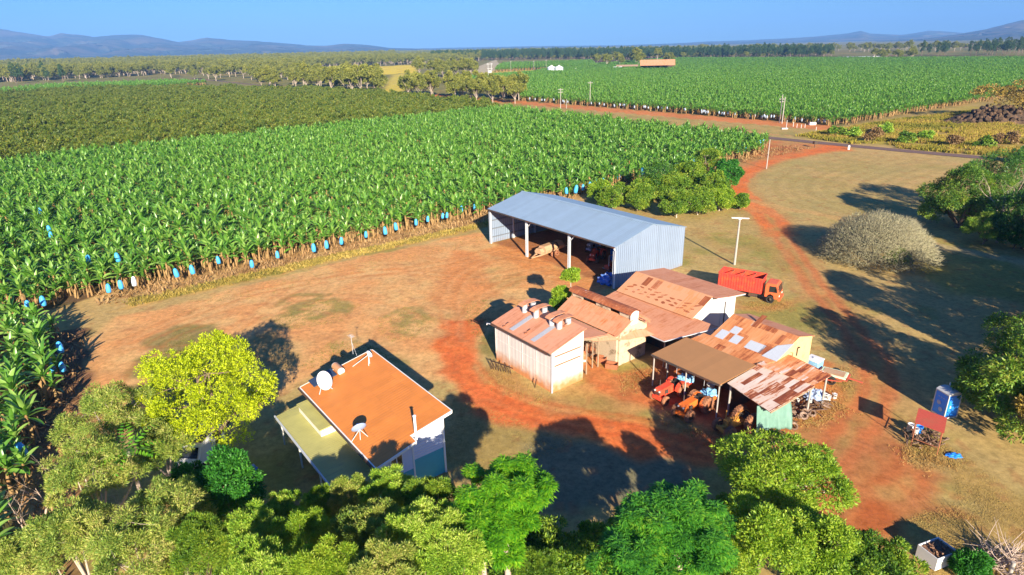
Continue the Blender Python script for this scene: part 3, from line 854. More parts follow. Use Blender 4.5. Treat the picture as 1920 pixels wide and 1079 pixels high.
# -- block packing shed beside it
S0, T0 = -43.0, 39.1
pk = bld('packing_shed', S0, T0, 'low block shed with dark rusty ridge vent, right behind the tall white barn', 'shed')
L_, D_ = 7.8, 4.1
MB().box(0, L_ - .2, 0, .2, 0, 3.25).build('front_wall', M['block'], pk)
MB().box(0, L_ - .2, D_ - .2, D_, 0, 3.25).build('back_wall', M['block'], pk)
for x0 in (0, L_ - .2):
    gable_wall(pk, x0 + .002, x0 + .2, [(0.202, 0), (D_ - .202, 0), (D_ - .202, 3.2), (D_ / 2, 4.35), (.202, 3.2)], M['block'], 'end_wall')
rf = MB()
rf.slab([(-.2, -.3, 3.22), (L_ + .15, -.3, 3.22), (L_ + .15, 1.75, 4.32), (-.2, 1.75, 4.32)], .05)
rf.slab([(-.2, 2.35, 4.32), (L_ + .15, 2.35, 4.32), (L_ + .15, D_ + .2, 3.3), (-.2, D_ + .2, 3.3)], .05)
roof = rf.build('roof', M['salmon_worn'], pk)
cap = MB()
n = 10
arc = [(2.05 + .72 * math.cos(a), 4.78 + .42 * math.sin(a)) for a in np.linspace(.15, math.pi - .15, n)]
arc2 = [(2.05 + .68 * math.cos(a), 4.76 + .39 * math.sin(a)) for a in np.linspace(math.pi - .15, .15, n)]
cap.prism(arc + arc2, 'x', -.3, L_ + .2)
cap.build('ridge_vent', M['rustred'], pk)
for x0, x1 in ((.0, 1.5), (3.3, 5.2), (6.4, 7.7)): MB().box(x0, x1, 1.62, 1.66, 4.32, 4.68).build('vent_board', M['block'], pk)
gable_wall(pk, L_ + .02, L_ + .07, [(1.55, 3.75), (2.55, 3.75), (2.6, 4.9), (2.05, 5.12), (1.5, 4.9)], M['white_wall'], 'vent_end')
MB().bar((L_ + .1, 2.7, 4.5), (L_ + 1.0, 3.2, 4.1), .5, .05).build('vent_flap', M['salmon_worn'], pk)
# lean-to filling the gap to the barn
MB().slab([(.3, -3.9, 3.55), (6.6, -3.9, 3.55), (6.9, -.32, 3.08), (-.1, -.32, 3.08)], .05).build('lean_to_roof', M['salmon'], pk)
for x, y in ((7.0, -3.2), (6.7, -1.4), (.6, -3.4)): MB().bar((x, y, 0), (x, y, 3.1), .1).build('lean_to_post', M['timber'], pk)
MB().bar((6.6, -3.9, 3.42), (6.9, -.3, 2.95), .1).build('lean_to_beam', M['timber'], pk)
aw = []
for q, z in (((1096.7, 630), 3.05), ((1111.7, 640), 2.75), ((1176.7, 636.7), 2.75), ((1226.8, 627.6), 2.8), ((1208.4, 617.5), 3.1), ((1156.7, 623.4), 3.1)):
    aw.append(lp(S0, T0, q[0], q[1], z))
MB().slab([aw[0], aw[1], aw[2], aw[5]], .05).slab([aw[5], aw[2], aw[3], aw[4]], .05).build('awning', M['salmon'], pk)
for i, j in ((1, 0), (2, 5)):
    pass
MB().bar((aw[1][0], aw[1][1], 0), (aw[1][0], aw[1][1], 2.7), .09).build('awning_post', M['timber'], pk)

# -- white gabled workshop with the wide low roof in front
S0, T0 = -42.6, 47.2
wk = bld('workshop', S0, T0, 'white walled workshop with a spotted rusty gable roof and wide low pink roof in front', 'shed')
L_ = 10.2
prof = [(0, 3.4), (2.8, 4.75), (4.4, 4.5), (7.3, 4.1)]
rf = MB().slab([(-.2, -.25, 3.32), (L_ - .6, -.25, 3.32), (L_ - .6, 2.8, 4.82), (-.2, 2.8, 4.82)], .05)
M['spotted'] = rusty('spotted_iron_roof', [(0, (.62, .30, .15)), (.5, (.64, .32, .17)), (.8, (.60, .26, .10)), (1, (.66, .34, .16))], sheet=(.8, 2.6), streak=(.26, .09, .04), streak_amt=.2, seed=7, fine=.2)
roof = rf.build('front_roof', M['spotted'], wk)
MB().slab([(-.2, 2.8, 4.80), (L_ - .1, 2.8, 4.80), (L_ + .05, 4.4, 4.56), (-.2, 4.4, 4.56)], .05).slab([(-.2, 4.4, 4.55), (L_ + .05, 4.4, 4.55), (L_ + .1, 7.5, 4.14), (-.2, 7.5, 4.14)], .05).build('rear_roof', M['salmon_worn'], wk)
# lichen-dark splashes in two loose rows on the old sheets, and two rusted-through panels
rs = random.Random(4)
for i in range(9):
    for j in range(3):
        x = .7 + i * .98 + j * .22 + rs.uniform(-.08, .08); y = .35 + j * .42 + rs.uniform(-.06, .06)
        zf = lambda yy: 3.32 + (yy + .25) / 3.05 * 1.5 + .006
        a = rs.uniform(-.2, .5); l = rs.uniform(.22, .4); w = rs.uniform(.07, .13)
        pts = []
        for k in range(9):
            an = 2 * math.pi * k / 9; rr = 1 + rs.uniform(-.35, .35)
            u, v = math.cos(an) * l * rr, math.sin(an) * w * rr
            X, Y = x + u * math.cos(a) - v * math.sin(a), y + u * math.sin(a) + v * math.cos(a)
            pts.append((X, Y, zf(Y)))
        MB().add(pts, [tuple(range(9))]).build('rust_stain', M['rustred'], roof, recalc=False)
for x in (1.7, 3.0, 8.9):
    zf = lambda yy: 3.32 + (yy + .25) / 3.05 * 1.5 + .012
    MB().slab([(x, 1.45, zf(1.45)), (x + .7, 1.45, zf(1.45)), (x + .7, 2.6, zf(2.6)), (x, 2.6, zf(2.6))], .008).build('rusted_sheet', M['rustred'], roof)
gable_wall(wk, L_ - .95, L_ - .75, [(0.05, 0), (7.1, 0), (7.1, 4.08), (4.4, 4.45), (2.8, 4.7), (0.05, 3.3)], M['white_wall'], 'end_wall')
gable_wall(wk, 0.02, .2, [(0.05, 0), (7.1, 0), (7.1, 4.08), (4.4, 4.45), (2.8, 4.7), (0.05, 3.3)], M['white_wall'], 'end_wall')
MB().box(.2, L_ - .95, .05, .2, 0, 3.3).build('front_wall', M['white_wall'], wk)
MB().box(.2, L_ - .95, 6.95, 7.1, 0, 4.05).build('back_wall', M['white_wall'], wk)
dr = MB().box(L_ - .748, L_ - .70, 4.6, 5.9, .05, 3.7).build('door', M['steel'], wk)
MB().box(L_ - .70, L_ - .67, 5.15, 5.3, .1, 3.6).build('door_frame', M['dark_steel'], dr)
MB().bar((L_ - .1, 2.8, 4.72), (L_ + .0, 4.4, 4.46), .1, .12).bar((L_ + .0, 4.4, 4.46), (L_ + .05, 7.4, 4.06), .1, .12).build('barge_board', M['steel'], wk)
# wide low roof: from the gable wall down to the yard
z = lambda y: 3.2 + y * .085
MB().slab([(-.3, -1.9, z(-1.9)), (10.3, -5.1, z(-5.1)), (12.3, .3, z(.3)), (-.5, .3, z(.3))], .05).slab([(.9, -4.9, z(-4.9)), (10.3, -5.1, z(-5.1)), (-.3, -1.9, z(-1.9))], .05).build('low_roof', M['salmon_worn'], wk)
for x, y in ((10.2, -4.9), (11.2, -2.5), (12.0, 0), (6.5, -4.8), (2.0, -4.6)): MB().bar((x, y, 0), (x, y, z(y) - .04), .1).build('low_roof_post', M['timber'], wk)
MB().bar((10.35, -5.15, z(-5.1) - .02), (12.35, .3, z(.3) - .02), .07, .07).bar((.8, -5.0, z(-5) - .03), (10.35, -5.2, z(-5.1) - .03), .07, .07).build('gutter', M['steel'], wk)
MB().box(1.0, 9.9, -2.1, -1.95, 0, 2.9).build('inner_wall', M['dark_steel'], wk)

# -- yellow gabled store with patched rusty roof
S0, T0 = -29.4, 45.2
ys = bld('store_shed', S0, T0, 'small yellow walled shed under a patchwork of rusty iron sheets', 'shed')
L_ = 6.1
roof = MB().slab([(-.2, -.15, 3.35), (L_ + .1, -.15, 3.35), (L_ + .1, 3.2, 4.55), (-.2, 3.2, 4.55)], .05).build('roof', M['patched'], ys)
MB().slab([(-.2, 3.2, 4.55), (L_ + .1, 3.2, 4.55), (L_ + .1, 5.95, 3.78), (-.2, 5.95, 3.78)], .05).build('rear_roof', M['salmon_worn'], ys)
MB().slab([(-1.4, -1.8, 2.98), (5.2, -1.8, 2.98), (L_ + .1, -.1, 3.36), (-.9, -.1, 3.36)], .05).build('lean_to_roof', M['patched'], ys)
for x0 in (.02, L_ - .2):
    gable_wall(ys, x0, x0 + .16, [(.1, 0), (5.8, 0), (5.8, 3.74), (3.2, 4.48), (.1, 3.34)], M['cream_wall'], 'end_wall')
MB().box(.18, L_ - .2, .1, .25, 0, 3.3).build('front_wall', M['cream_wall'], ys)
MB().box(.18, L_ - .2, 5.65, 5.8, 0, 3.7).build('back_wall', M['cream_wall'], ys)
MB().box(L_ - .038, L_ - .02, 3.3, 3.55, 2.6, 3.35).bar((L_ - .02, 3.42, 3.35), (L_ + .15, 3.42, 3.5), .12).build('wall_lamp', M['dark_steel'], ys)
MB().tube([(L_ + .0, 2.6, 2.4), (L_ + .05, 2.6, 3.2), (L_ + .1, 2.2, 3.35)], .025).tube([(L_, 2.0, 2.3), (L_, 2.0, 3.0)], .02).build('wall_pipe', M['dark_steel'], ys)
zp = lambda y: (3.35 + (y + .15) * 1.2 / 3.35 if y > -.1 else 2.98 + (y + 1.8) * .38 / 1.7) + .014
for px, py, w_, l_, m_ in ((1350, 629, .85, 1.1, 'steel'), (1379, 626, .8, .9, 'steel'), (1377, 638, .85, 1.0, 'steel'), (1412, 652, 1.5, 1.0, 'steel'), (1421, 622, .5, 1.7, 'rustred'), (1431, 660, .8, 1.1, 'rustred'), (1462, 649, .4, 1.2, 'rustred')):
    x, y, _ = lp(S0, T0, px, py, 3.6); y = max(y, .5)
    MB().slab([(x - w_ / 2, y - l_ / 2, zp(y - l_ / 2)), (x + w_ / 2, y - l_ / 2, zp(y - l_ / 2)), (x + w_ / 2, y + l_ / 2, zp(y + l_ / 2)), (x - w_ / 2, y + l_ / 2, zp(y + l_ / 2))], .008).build('roof_patch', M[m_], roof)
MB().slab([(4.9, -.2, 3.37), (L_ + .16, -.2, 3.37), (L_ + .2, 2.2, 4.23), (5.3, 1.4, 3.95)], .01).build('roof_patch', M['steel'], roof)

# -- brown carport and the rusty white lean-to
S0, T0 = -30.9, 38.6
cp = bld('carport', S0, T0, 'flat brown roofed open carport on thin posts sheltering old tractors', 'carport')
MB().slab([(0, 0, 3.15), (6.85, 0, 3.15), (6.95, 4.7, 3.28), (0, 4.75, 3.28)], .06).build('roof', M['tan_roof'], cp)
MB().box(0, 6.85, -.07, -.002, 3.0, 3.16).build('fascia', M['dark_steel'], cp)
for x, y in ((.1, .3), (3.5, .25), (6.65, .25), (.15, 2.2), (.2, 4.5), (3.5, 4.5), (6.7, 4.5)):
    MB().tube([(x, y, 0), (x, y, 3.12)], .065, 8).build('post', M['pole'], cp)
for y in (.3, 2.4, 4.5): MB().bar((.05, y, 3.0), (6.8, y, 3.0), .08, .14).build('beam', M['timber'], cp)
for x in (1.6, 2.7, 4.4, 5.4): MB().tube([(x, .05, 3.05), (x, .05, 2.4)], .018, 5).build('hanging_hook', M['steel'], cp)
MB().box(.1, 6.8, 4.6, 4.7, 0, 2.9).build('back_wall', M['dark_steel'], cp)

S0, T0 = -24.1, 39.0
ln = bld('lean_to', S0, T0, 'open lean-to with a streaky white and rust roof, beside the brown carport', 'lean-to')
fr = MB().slab([(.12, .45, 3.05), (4.15, -.15, 2.62), (4.35, 5.95, 2.6), (.05, 4.85, 3.1)], .05).build('roof', M['whiterust'], ln)
MB().slab([(.02, 4.6, 3.22), (4.3, 5.85, 2.72), (4.5, 8.4, 2.72), (.3, 8.2, 3.3)], .05).build('rear_roof', M['rust_striped'], ln)
for x, y in ((.2, .9), (4.15, 5.8), (4.2, 8.1), (.3, 7.8)):
    MB().tube([(x, y, 0), (x, y, 2.62 if x > 2 else 3.0)], .085, 8).build('post', M['pole'], ln)
MB().bar((.2, .6, 2.92), (4.1, .1, 2.52), .1, .12).bar((4.15, 0, 2.48), (4.3, 5.9, 2.46), .1, .12).build('beam', M['timber'], ln)
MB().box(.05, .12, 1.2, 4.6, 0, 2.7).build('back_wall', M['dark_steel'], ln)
# green tarpaulin tied to its end
n, mrows = 26, 12
tv = []
for j in range(mrows):
    v = j / (mrows - 1)
    for i in range(n):
        u = i / (n - 1)
        top = Vector((3.1 + .95 * u, -.1 + 3.0 * u ** 1.2, 2.58)); bot = Vector((3.35 + 1.35 * u, -.25 + 2.75 * u, .45 + .12 * math.sin(u * 5)))
        p = top.lerp(bot, v)
        wv = .10 * v * math.sin(u * 19 + v * 2) + .05 * v * math.sin(u * 41 + 1) + .16 * math.sin(v * 3.1) * u
        p += Vector((.8, -.6, 0)) * wv
        tv.append(p)
tm = MB(); tm.add(tv, [(j * n + i, j * n + i + 1, (j + 1) * n + i + 1, (j + 1) * n + i) for j in range(mrows - 1) for i in range(n - 1)], True)
to = tm.build('tarpaulin', M['green_tarp'], None, recalc=False)
x, y = W(S0, T0); to.location = (x, y, 0); to.rotation_euler = (0, 0, YAW)
so_ = to.modifiers.new('cloth', 'SOLIDIFY'); so_.thickness = .012
tag(to, 'green tarpaulin hanging in folds from the corner of the rusty white roof', 'tarpaulin')

# ------------------------------------------------------------------ the house
S0, T0 = -43.8, 12.8
ho = bld('house', S0, T0, 'house with an orange sloping roof, dishes on top and a mossy green verandah roof', 'house')
Lh = 12.3
zr = lambda y: 3.75 + y * .197
zt = lambda y: zr(y) + .07
rv = [(0, 0), (12.9, 0), (12.75, 2.9), (11.95, 2.95), (12.0, 6.15), (0, 6.15)]
roof = MB().slab([(x, y, zt(y)) for x, y in rv], .06).build('roof', M['house_roof'], ho)
fa = MB()
for (x0, y0), (x1, y1) in zip(rv, rv[1:] + rv[:1]):
    d = Vector((x1 - x0, y1 - y0)).normalized(); nx_, ny_ = d.y * .045, -d.x * .045
    fa.bar((x0 + nx_, y0 + ny_, zt(y0) - .09), (x1 + nx_, y1 + ny_, zt(y1) - .09), .07, .2)
fa.build('fascia', M['trim'], ho)
MB().bar((-.1, -.14, zt(0) - .1), (13.0, -.14, zt(0) - .1), .12, .12).build('gutter', M['dark_steel'], ho)
# walls: lilac boards over a teal base
def two_tone(x0, x1, y0, y1, ztop):
    MB().box(x0 - .012 * (x0 < 1), x1 + .012 * (x1 > 8), y0, y1, 0, 2.1).build('base_wall', M['teal'], ho)
    w = MB()
    if x1 - x0 < .3:
        w.prism([(y0, 2.1), (y1, 2.1), (y1, zr(y1)), (y0, zr(y0))], 'x', x0, x1)
    else:
        w.box(x0, x1, y0, y1, 2.1, ztop)
    w.build('wall', M['lilac'], ho)


two_tone(.4, .52, .6, 5.7, 0)
two_tone(11.45, 11.57, 3.0, 5.7, 0)
two_tone(.52, 11.45, 5.58, 5.7, zr(5.6))
two_tone(.52, 12.3, .6, .72, zr(.6))
two_tone(12.2, 12.32, .72, 2.9, 0)
two_tone(11.57, 12.2, 2.78, 2.9, zr(2.8))
bdl = MB()
for k in range(14):
    z = 2.2 + k * .2
    if z < zr(3.1) - .1: bdl.box(11.571, 11.59, 3.0, 5.7 , z, z + .03)
bdl.build('weatherboard', M['trim'], ho)
MB().box(11.45, 11.64, 5.58, 5.72, 0, zr(5.6)).build('corner_trim', M['trim'], ho)
MB().box(12.2, 12.36, 2.8, 2.92, 0, zr(2.8)).build('corner_trim', M['trim'], ho)
wn_ = MB().box(12.33, 12.37, 1.25, 2.05, 2.75, 3.6).build('window', M['glass'], ho)
wf = MB()
for y in (1.22, 1.64, 2.05): wf.box(12.34, 12.39, y - .03, y + .03, 2.7, 3.65)
for z in (2.7, 3.65): wf.box(12.34, 12.39, 1.2, 2.1, z - .03, z + .03)
wf.build('frame', M['trim'], wn_)
for x in (2.5, 9.6):
    wn_ = MB().box(x, x + 1.4, .56, .598, 2.75, 3.5).build('window', M['glass'], ho)
    wf = MB()
    for k in (0, .7, 1.4): wf.box(x + k - .03, x + k + .03, .54, .57, 2.7, 3.55)
    for z in (2.7, 3.55): wf.box(x, x + 1.4, .54, .57, z - .03, z + .03)
    wf.build('frame', M['trim'], wn_)
# green verandah roof and its box-like hood
zg = lambda y: 2.62 + (y - .5) * .06
MB().slab([(.6, -2.3, zg(-2.3)), (12.3, -2.3, zg(-2.3)), (12.0, .55, zg(.55)), (.1, .55, zg(.55))], .07).build('verandah_roof', M['green_roof'], ho)
MB().bar((.5, -2.37, zg(-2.3) - .05), (12.35, -2.37, zg(-2.3) - .05), .1, .16).build('verandah_gutter', M['steel'], ho)
for x in (.9, 4.6, 8.4, 12.0): MB().bar((x, -2.1, 0), (x, -2.1, zg(-2.1) - .07), .1).build('verandah_post', M['trim'], ho)
MB().box(1.3, 5.6, -.75, .54, zg(0) - .02, 3.12).build('hood', M['white_wall'], ho)
MB().slab([(1.2, -.85, 3.2), (5.75, -.85, 3.2), (5.75, .56, 3.34), (1.2, .56, 3.34)], .07).build('hood_roof', M['green_roof'], ho)
MB().box(12.45, 12.5, .9, 1.0, 0, 1.9).build('downpipe', M['trim'], ho)
RL = lambda px, py: (lambda q: (q[0], q[1], zt(q[1])))(lp(S0, T0, px, py, 4.45))
hx, hy = W(S0, T0)


def on_roof(name, px, py, label, cat, group=None):
    q = RL(px, py)
    x, y = W(S0 + q[0], T0 + q[1])
    return empty(name, (x, y, q[2]), YAW, label, cat, group)


def dish(root, r, c, aim, mat, legs, arm=True):
    aim = Vector(aim).normalized(); c = Vector(c)
    Mx = Matrix.Translation(c) @ aim.to_track_quat('Z', 'Y').to_matrix().to_4x4()
    pr = [(.001, 0)] + [(r * k / 7, .28 * r * (k / 7) ** 2) for k in range(1, 8)]
    pr2 = pr + [(r * 1.0, .28 * r + .02)] + [(a, b + .025) for a, b in pr[::-1]]
    d = MB().lathe(pr2, 28, Mx, cap=False).build('reflector', mat, root)
    lg = MB()
    for p in legs: lg.bar(c, p, .045)
    lg.build('mount', M['steel'], root)
    if arm:
        tip = Mx @ Vector((0, -.15 * r, .95 * r)); foot = Mx @ Vector((0, -r * .98, .28 * r))
        MB().bar(foot, tip, .035).build('feed_arm', M['steel'], root)
        MB().tube([tip, tip + (c - tip).normalized() * .16], .06).build('feed_horn', M['white_metal'], root)


d = on_roof('satellite_dish', 606, 722, 'big white satellite dish beside the water tank on the orange roof', 'satellite dish')
dish(d, .74, (0, 0, .72), (.72, .42, .42), M['white_metal'], [(0, 0, 0), (.5, .5, .09), (-.5, .3, .06), (.35, -.5, -.09)], arm=True)
d = on_roof('satellite_dish', 694, 690, 'small white dish on a tripod near the top corner of the orange roof', 'satellite dish')
dish(d, .30, (0, 0, .8), (.55, .65, .65), M['white_metal'], [(0, 0, .0), (-.8, -1.1, -.2), (.25, -.2, -.03)], arm=False)
d = on_roof('satellite_dish', 674, 812, 'grey blue dish with a long feed arm above the green hood', 'satellite dish')
dish(d, .5, (0.1, 0, .85), (-.75, .1, .45), M['dish_back'], [(0, 0, 0), (.1, .5, .09), (-.3, -.5, -.09)])
d = on_roof('water_heater', 622, 699, 'solar water heater with a tan barrel tank at the edge of the orange roof', 'water heater')
MB().tube([(-.55, .55, .32), (.55, .55, .32)], .3, 20).build('tank', M['copper'], d)
MB().tube([(.55, .55, .32), (.62, .55, .32)], .29, 20).tube([(-.62, .55, .32), (-.55, .55, .32)], .29, 20).build('tank_end', M['grey_plastic'], d)
MB().slab([(-.7, -1.7, -.24), (.5, -1.7, -.24), (.5, .2, .16), (-.7, .2, .16)], .08).build('collector', M['panel'], d)
d = on_roof('flue_pipe', 780, 817, 'tall white flue pipe at the notched end of the orange roof', 'flue')
MB().tube([(0, 0, -.3), (0, 0, 1.45)], .09, 12).build('pipe', M['white_metal'], d)
MB().tube([(0, 0, 1.45), (0, 0, 1.5)], .12, 12).build('cap', M['white_metal'], d)
d = on_roof('tv_antenna', 663, 671, 'thin television antenna mast at the upper edge of the orange roof', 'antenna')
MB().tube([(0, 0, 0), (0, 0, 1.7)], .018, 6).bar((.5, .1, .02), (0, 0, 1.1), .015).build('mast', M['steel'], d)
an = MB().bar((-.3, 0, 1.65), (.4, 0, 1.65), .02)
for k in range(5): an.bar((-.25 + k * .14, -.22, 1.66), (-.25 + k * .14, .22, 1.66), .01)
an.build('aerial', M['steel'], d)
# ------------------------------------------------------------------ vehicles and yard things
def wheel(root, x, y, r, w, tyre='rubber', rim='steel', lugs=0, parent_name='wheel'):
    """one wheel, axle along y: tyre mesh with the rim as its sub-part"""
    Mx = Matrix.Translation((x, y, r)) @ Matrix.Rotation(math.pi / 2, 4, 'X')
    h = w / 2
    t = MB().lathe([(r * .56, -h * .9), (r * .80, -h), (r * .95, -h * .85), (r, -h * .5), (r, h * .5), (r * .95, h * .85), (r * .80, h), (r * .56, h * .9), (r * .56, -h * .9)], 24, Mx, cap=False)
    for k in range(lugs):
        a = 2 * math.pi * k / lugs
        for sg in (-1, 1):
            b = a + sg * .09
            c, s = math.cos(b), math.sin(b)
            p = Vector((x + c * r, y + sg * h * .12, r + s * r)); q = Vector((x + math.cos(b - .16) * r * .985, y + sg * h * .95, r + math.sin(b - .16) * r * .985))
            t.bar(p, q, .07, .06, up=(c, 0, s))
    to = t.build('wheel', M[tyre], root)
    MB().lathe([(r * .57, -h * .7), (r * .50, -h * .55), (r * .2, -h * .3), (r * .2, h * .3), (r * .5, h * .55), (r * .57, h * .7)], 18, Mx).build('rim', M[rim], to)
    return to


# -- red bin truck
P0 = np.array(at2(1347.8, 510.6, 2.8)); P1 = np.array(at2(1429, 524, 2.8))
dv = P1 - P0; th = math.atan2(dv[1], dv[0]); BL = 4.95
tk = empty('truck', (P0[0], P0[1], 0), th, 'old orange cab truck carrying a long open red bin, parked on the grass', 'truck')
BW = 2.15
bn_ = MB()
bn_.box(0, BL, 0, BW, .98, 1.06)
bn_.box(0, BL, 0, .06, 1.06, 2.8).box(0, BL, BW - .06, BW, 1.06, 2.8).box(0, .06, .06, BW - .06, 1.06, 2.8).box(BL - .06, BL, .06, BW - .06, 1.06, 2.8)
for k in range(17):
    x = .1 + k * (BL - .2) / 16
    for y0 in (-.045, BW): bn_.box(x - .05, x + .05, y0, y0 + .045, 1.06, 2.72)
for y0 in (-.06, BW): bn_.box(0, BL, y0, y0 + .06, 2.72, 2.84)
for x0 in (-.05, BL - .01): bn_.box(x0, x0 + .06, .0, BW, 2.73, 2.845)
bo = bn_.build('bin', M['red'], tk)
cb = MB()
for x in (1.25, 2.5, 3.75): cb.box(x, x + .07, .06, BW - .06, 2.66, 2.74)
cb.build('cross_bar', M['rust_pipe'], bo)
ch = MB().box(-.1, BL + 1.6, .55, .75, .68, .9).box(-.1, BL + 1.6, BW - .75, BW - .55, .68, .9)
for x in (.3, 1.8, 3.2, 4.6): ch.box(x, x + .14, .2, BW - .2, .86, .98)
ch.box(3.6, 4.5, .05, .45, .5, .92)
ch.build('chassis', M['dark_steel'], tk)
cx = BL + .35
# cab: side outline extruded, pillars left round the glass
side = [(cx, .75), (cx + .25, .75), (cx + .32, 1.0), (cx + .62, 1.15), (cx + .95, 1.0), (cx + 1.05, .62), (cx + 1.5, .62), (cx + 1.56, 1.35), (cx + 1.32, 2.22), (cx + 1.2, 2.3), (cx + .12, 2.3), (cx, 2.2)]
co = MB().prism(side, 'y', .08, BW - .08).build('cab', M['orange'], tk, bevel=.03)
MB().prism([(cx + .05, 2.28), (cx + 1.25, 2.28), (cx + 1.15, 2.4), (cx + .15, 2.4)], 'y', .14, BW - .14).build('cab_roof', M['orange'], tk, bevel=.03)
for y0, y1 in ((.055, .078), (BW - .078, BW - .055)):
    MB().prism([(cx + .45, 1.42), (cx + 1.36, 1.42), (cx + 1.18, 2.12), (cx + .45, 2.12)], 'y', y0, y1).build('side_window', M['glass'], co)
MB().slab([(cx + 1.565, .25, 1.42), (cx + 1.565, BW - .25, 1.42), (cx + 1.37, BW - .25, 2.16), (cx + 1.37, .25, 2.16)], .03).build('windscreen', M['glass'], co)
MB().box(cx + 1.5, cx + 1.72, .06, BW - .06, .5, .78).build('bumper', M['orange'], tk)
for y in (.35, BW - .35):
    MB().tube([(cx + 1.52, y, 1.0), (cx + 1.58, y, 1.0)], .13, 14).build('headlight', M['white_plastic'], co)
MB().tube([(cx - .1, .25, .9), (cx - .1, .25, 2.5)], .06, 8).build('exhaust', M['dark_steel'], tk)
for sg, y in ((-1, .0), (1, BW)): MB().bar((cx + 1.3, y + .05 * sg, 2.0), (cx + 1.45, y + sg * .22, 2.0), .03).box(cx + 1.42, cx + 1.46, y + sg * .22 - .08, y + sg * .22 + .08, 1.7, 2.05).build('mirror', M['dark_steel'], co)
for y in (.24, BW - .24):
    wheel(tk, cx + .62, y, .46, .28, 'black_rubber', 'dark_steel')
    wheel(tk, .95, y, .48, .42, 'black_rubber', 'dark_steel')


def make_tractor(name, s, t, rz, body, label, hood=True, lugs=0, load=True, front=.42, rear=.62, tyre='dusty_rubber', group=None):
    """local x forward; origin under the front axle"""
    x, y = W(s, t)
    r = empty(name, (x, y, 0), YAW - math.pi / 2 + rz, label, 'tractor', group)
    MB().box(-2.7, .35, -.17, .17, .5, .78).box(-.1, .1, -.72, .72, .40, .52).box(-2.35, -2.05, -.62, .62, .48, .82).box(.3, .42, -.42, .42, .42, .72).build('chassis', M[body], r)
    if hood:
        MB().prism([(-1.35, .8), (.3, .8), (.34, 1.15), (.2, 1.34), (-1.35, 1.4)], 'y', -.34, .34).build('bonnet', M[body], r, bevel=.05)
        g = MB()
        for k in range(6): g.box(.335, .36, -.27 + k * .1, -.22 + k * .1, .84, 1.12)
        g.build('grille', M['dark_steel'], r)
        for y in (-.23, .23): MB().tube([(.33, y, 1.19), (.38, y, 1.19)], .08, 12).build('headlight', M['white_plastic'], r)
    e = MB().box(-1.2, -.1, -.26, .26, .78, 1.18 if not hood else 1.2)
    for k in range(4): e.tube([(-1.0 + k * .25, .2, 1.2), (-1.0 + k * .25, .3, 1.45 if not hood else 1.3)], .05, 8)
    e.tube([(-.3, -.25, 1.2), (-.3, -.25, 1.9)], .045, 8)
    e.box(-.9, -.5, -.36, -.2, .9, 1.15).box(-.6, -.2, .22, .4, .85, 1.2)
    e.build('engine', M['tractor_yellow'] if not hood else M['dark_steel'], r)
    for sg in (-1, 1):
        ar = [(-2.2 + .74 * math.cos(a), .62 + .74 * math.sin(a)) for a in np.linspace(.1, 2.6, 9)]
        ar2 = [(-2.2 + .70 * math.cos(a), .62 + .70 * math.sin(a)) for a in np.linspace(2.6, .1, 9)]
        MB().prism(ar + ar2, 'y', sg * .55 - .18, sg * .55 + .18).build('mudguard', M[body], r)
    MB().box(-2.15, -1.75, -.24, .24, .98, 1.06).box(-2.25, -2.15, -.24, .24, 1.0, 1.4).build('seat', M['black_rubber'], r)
    sw = MB().tube([(-1.3, 0, 1.1), (-1.5, 0, 1.5)], .025, 6)
    Mx = Matrix.Translation((-1.5, 0, 1.5)) @ Matrix.Rotation(-.45, 4, 'Y')
    sw.tube([tuple(Mx @ Vector((.2 * math.cos(a), .2 * math.sin(a), 0))) for a in np.linspace(0, 2 * math.pi, 13)], .02, 5, cap=False)
    sw.build('steering_wheel', M['dark_steel'], r)
    for y in (-.66, .66): wheel(r, 0, y, front, .30, tyre, tyre, lugs)
    for y in (-.68, .68): wheel(r, -2.2, y, rear, .38, tyre, 'rust_pipe', lugs)
    if load:
        MB().box(-3.5, -2.6, -.6, .6, .7, .78).box(-3.5, -3.44, -.6, .6, .78, 1.05).box(-3.44, -2.6, -.6, -.55, .78, 1.05).box(-3.44, -2.6, .55, .6, .78, 1.05).build('carry_tray', M[body], r)
    return r


def lump(name, c, r, mat, label, cat, seed=0, n=18, flat=.6, group=None):
    """crumpled cloth or debris heap"""
    rs = random.Random(seed)
    b = bmesh.new()
    bmesh.ops.create_icosphere(b, subdivisions=3, radius=1)
    for v in b.verts:
        d = v.co.normalized()
        k = 1 + .22 * math.sin(d.x * 7 + seed) * math.cos(d.y * 6 - seed) + .12 * math.sin(d.z * 11 + d.x * 9) + rs.uniform(-.07, .07)
        v.co = Vector((d.x * r[0], d.y * r[1], max(d.z, -.35) * r[2])) * k
    me = bpy.data.meshes.new(name); b.to_mesh(me); b.free()
    me.materials.append(mat)
    o = bpy.data.objects.new(name, me); COL.objects.link(o); o.location = c
    return tag(o, label, cat, group)


make_tractor('tractor', -28.65, 37.2, .0, 'tractor_red', 'bright red tractor at the open end of the brown carport, furthest from the tarpaulin', lugs=0)
make_tractor('tractor', -25.85, 36.7, .0, 'tractor_orange', 'orange tractor in the middle of the three under the brown carport', lugs=22, rear=.7, front=.5)
make_tractor('tractor', -22.5, 37.3, -.25, 'tractor_yellow', 'ochre tractor with bare engine and knobbly tyres beside the green tarpaulin', hood=False, lugs=24, rear=.78, front=.52, load=False)
x, y = W(-28.6, 40.4); lump('load_cover', (x, y, 1.05), (.75, .5, .42), M['blue_cloth'], 'light blue cloth over the load behind the red tractor', 'cloth', 3)
x, y = W(-25.85, 40.0); lump('load_cover', (x, y, 1.05), (.65, .55, .42), M['blue_cloth'], 'blue and white crumpled cover on the tray of the orange tractor', 'cloth', 8)


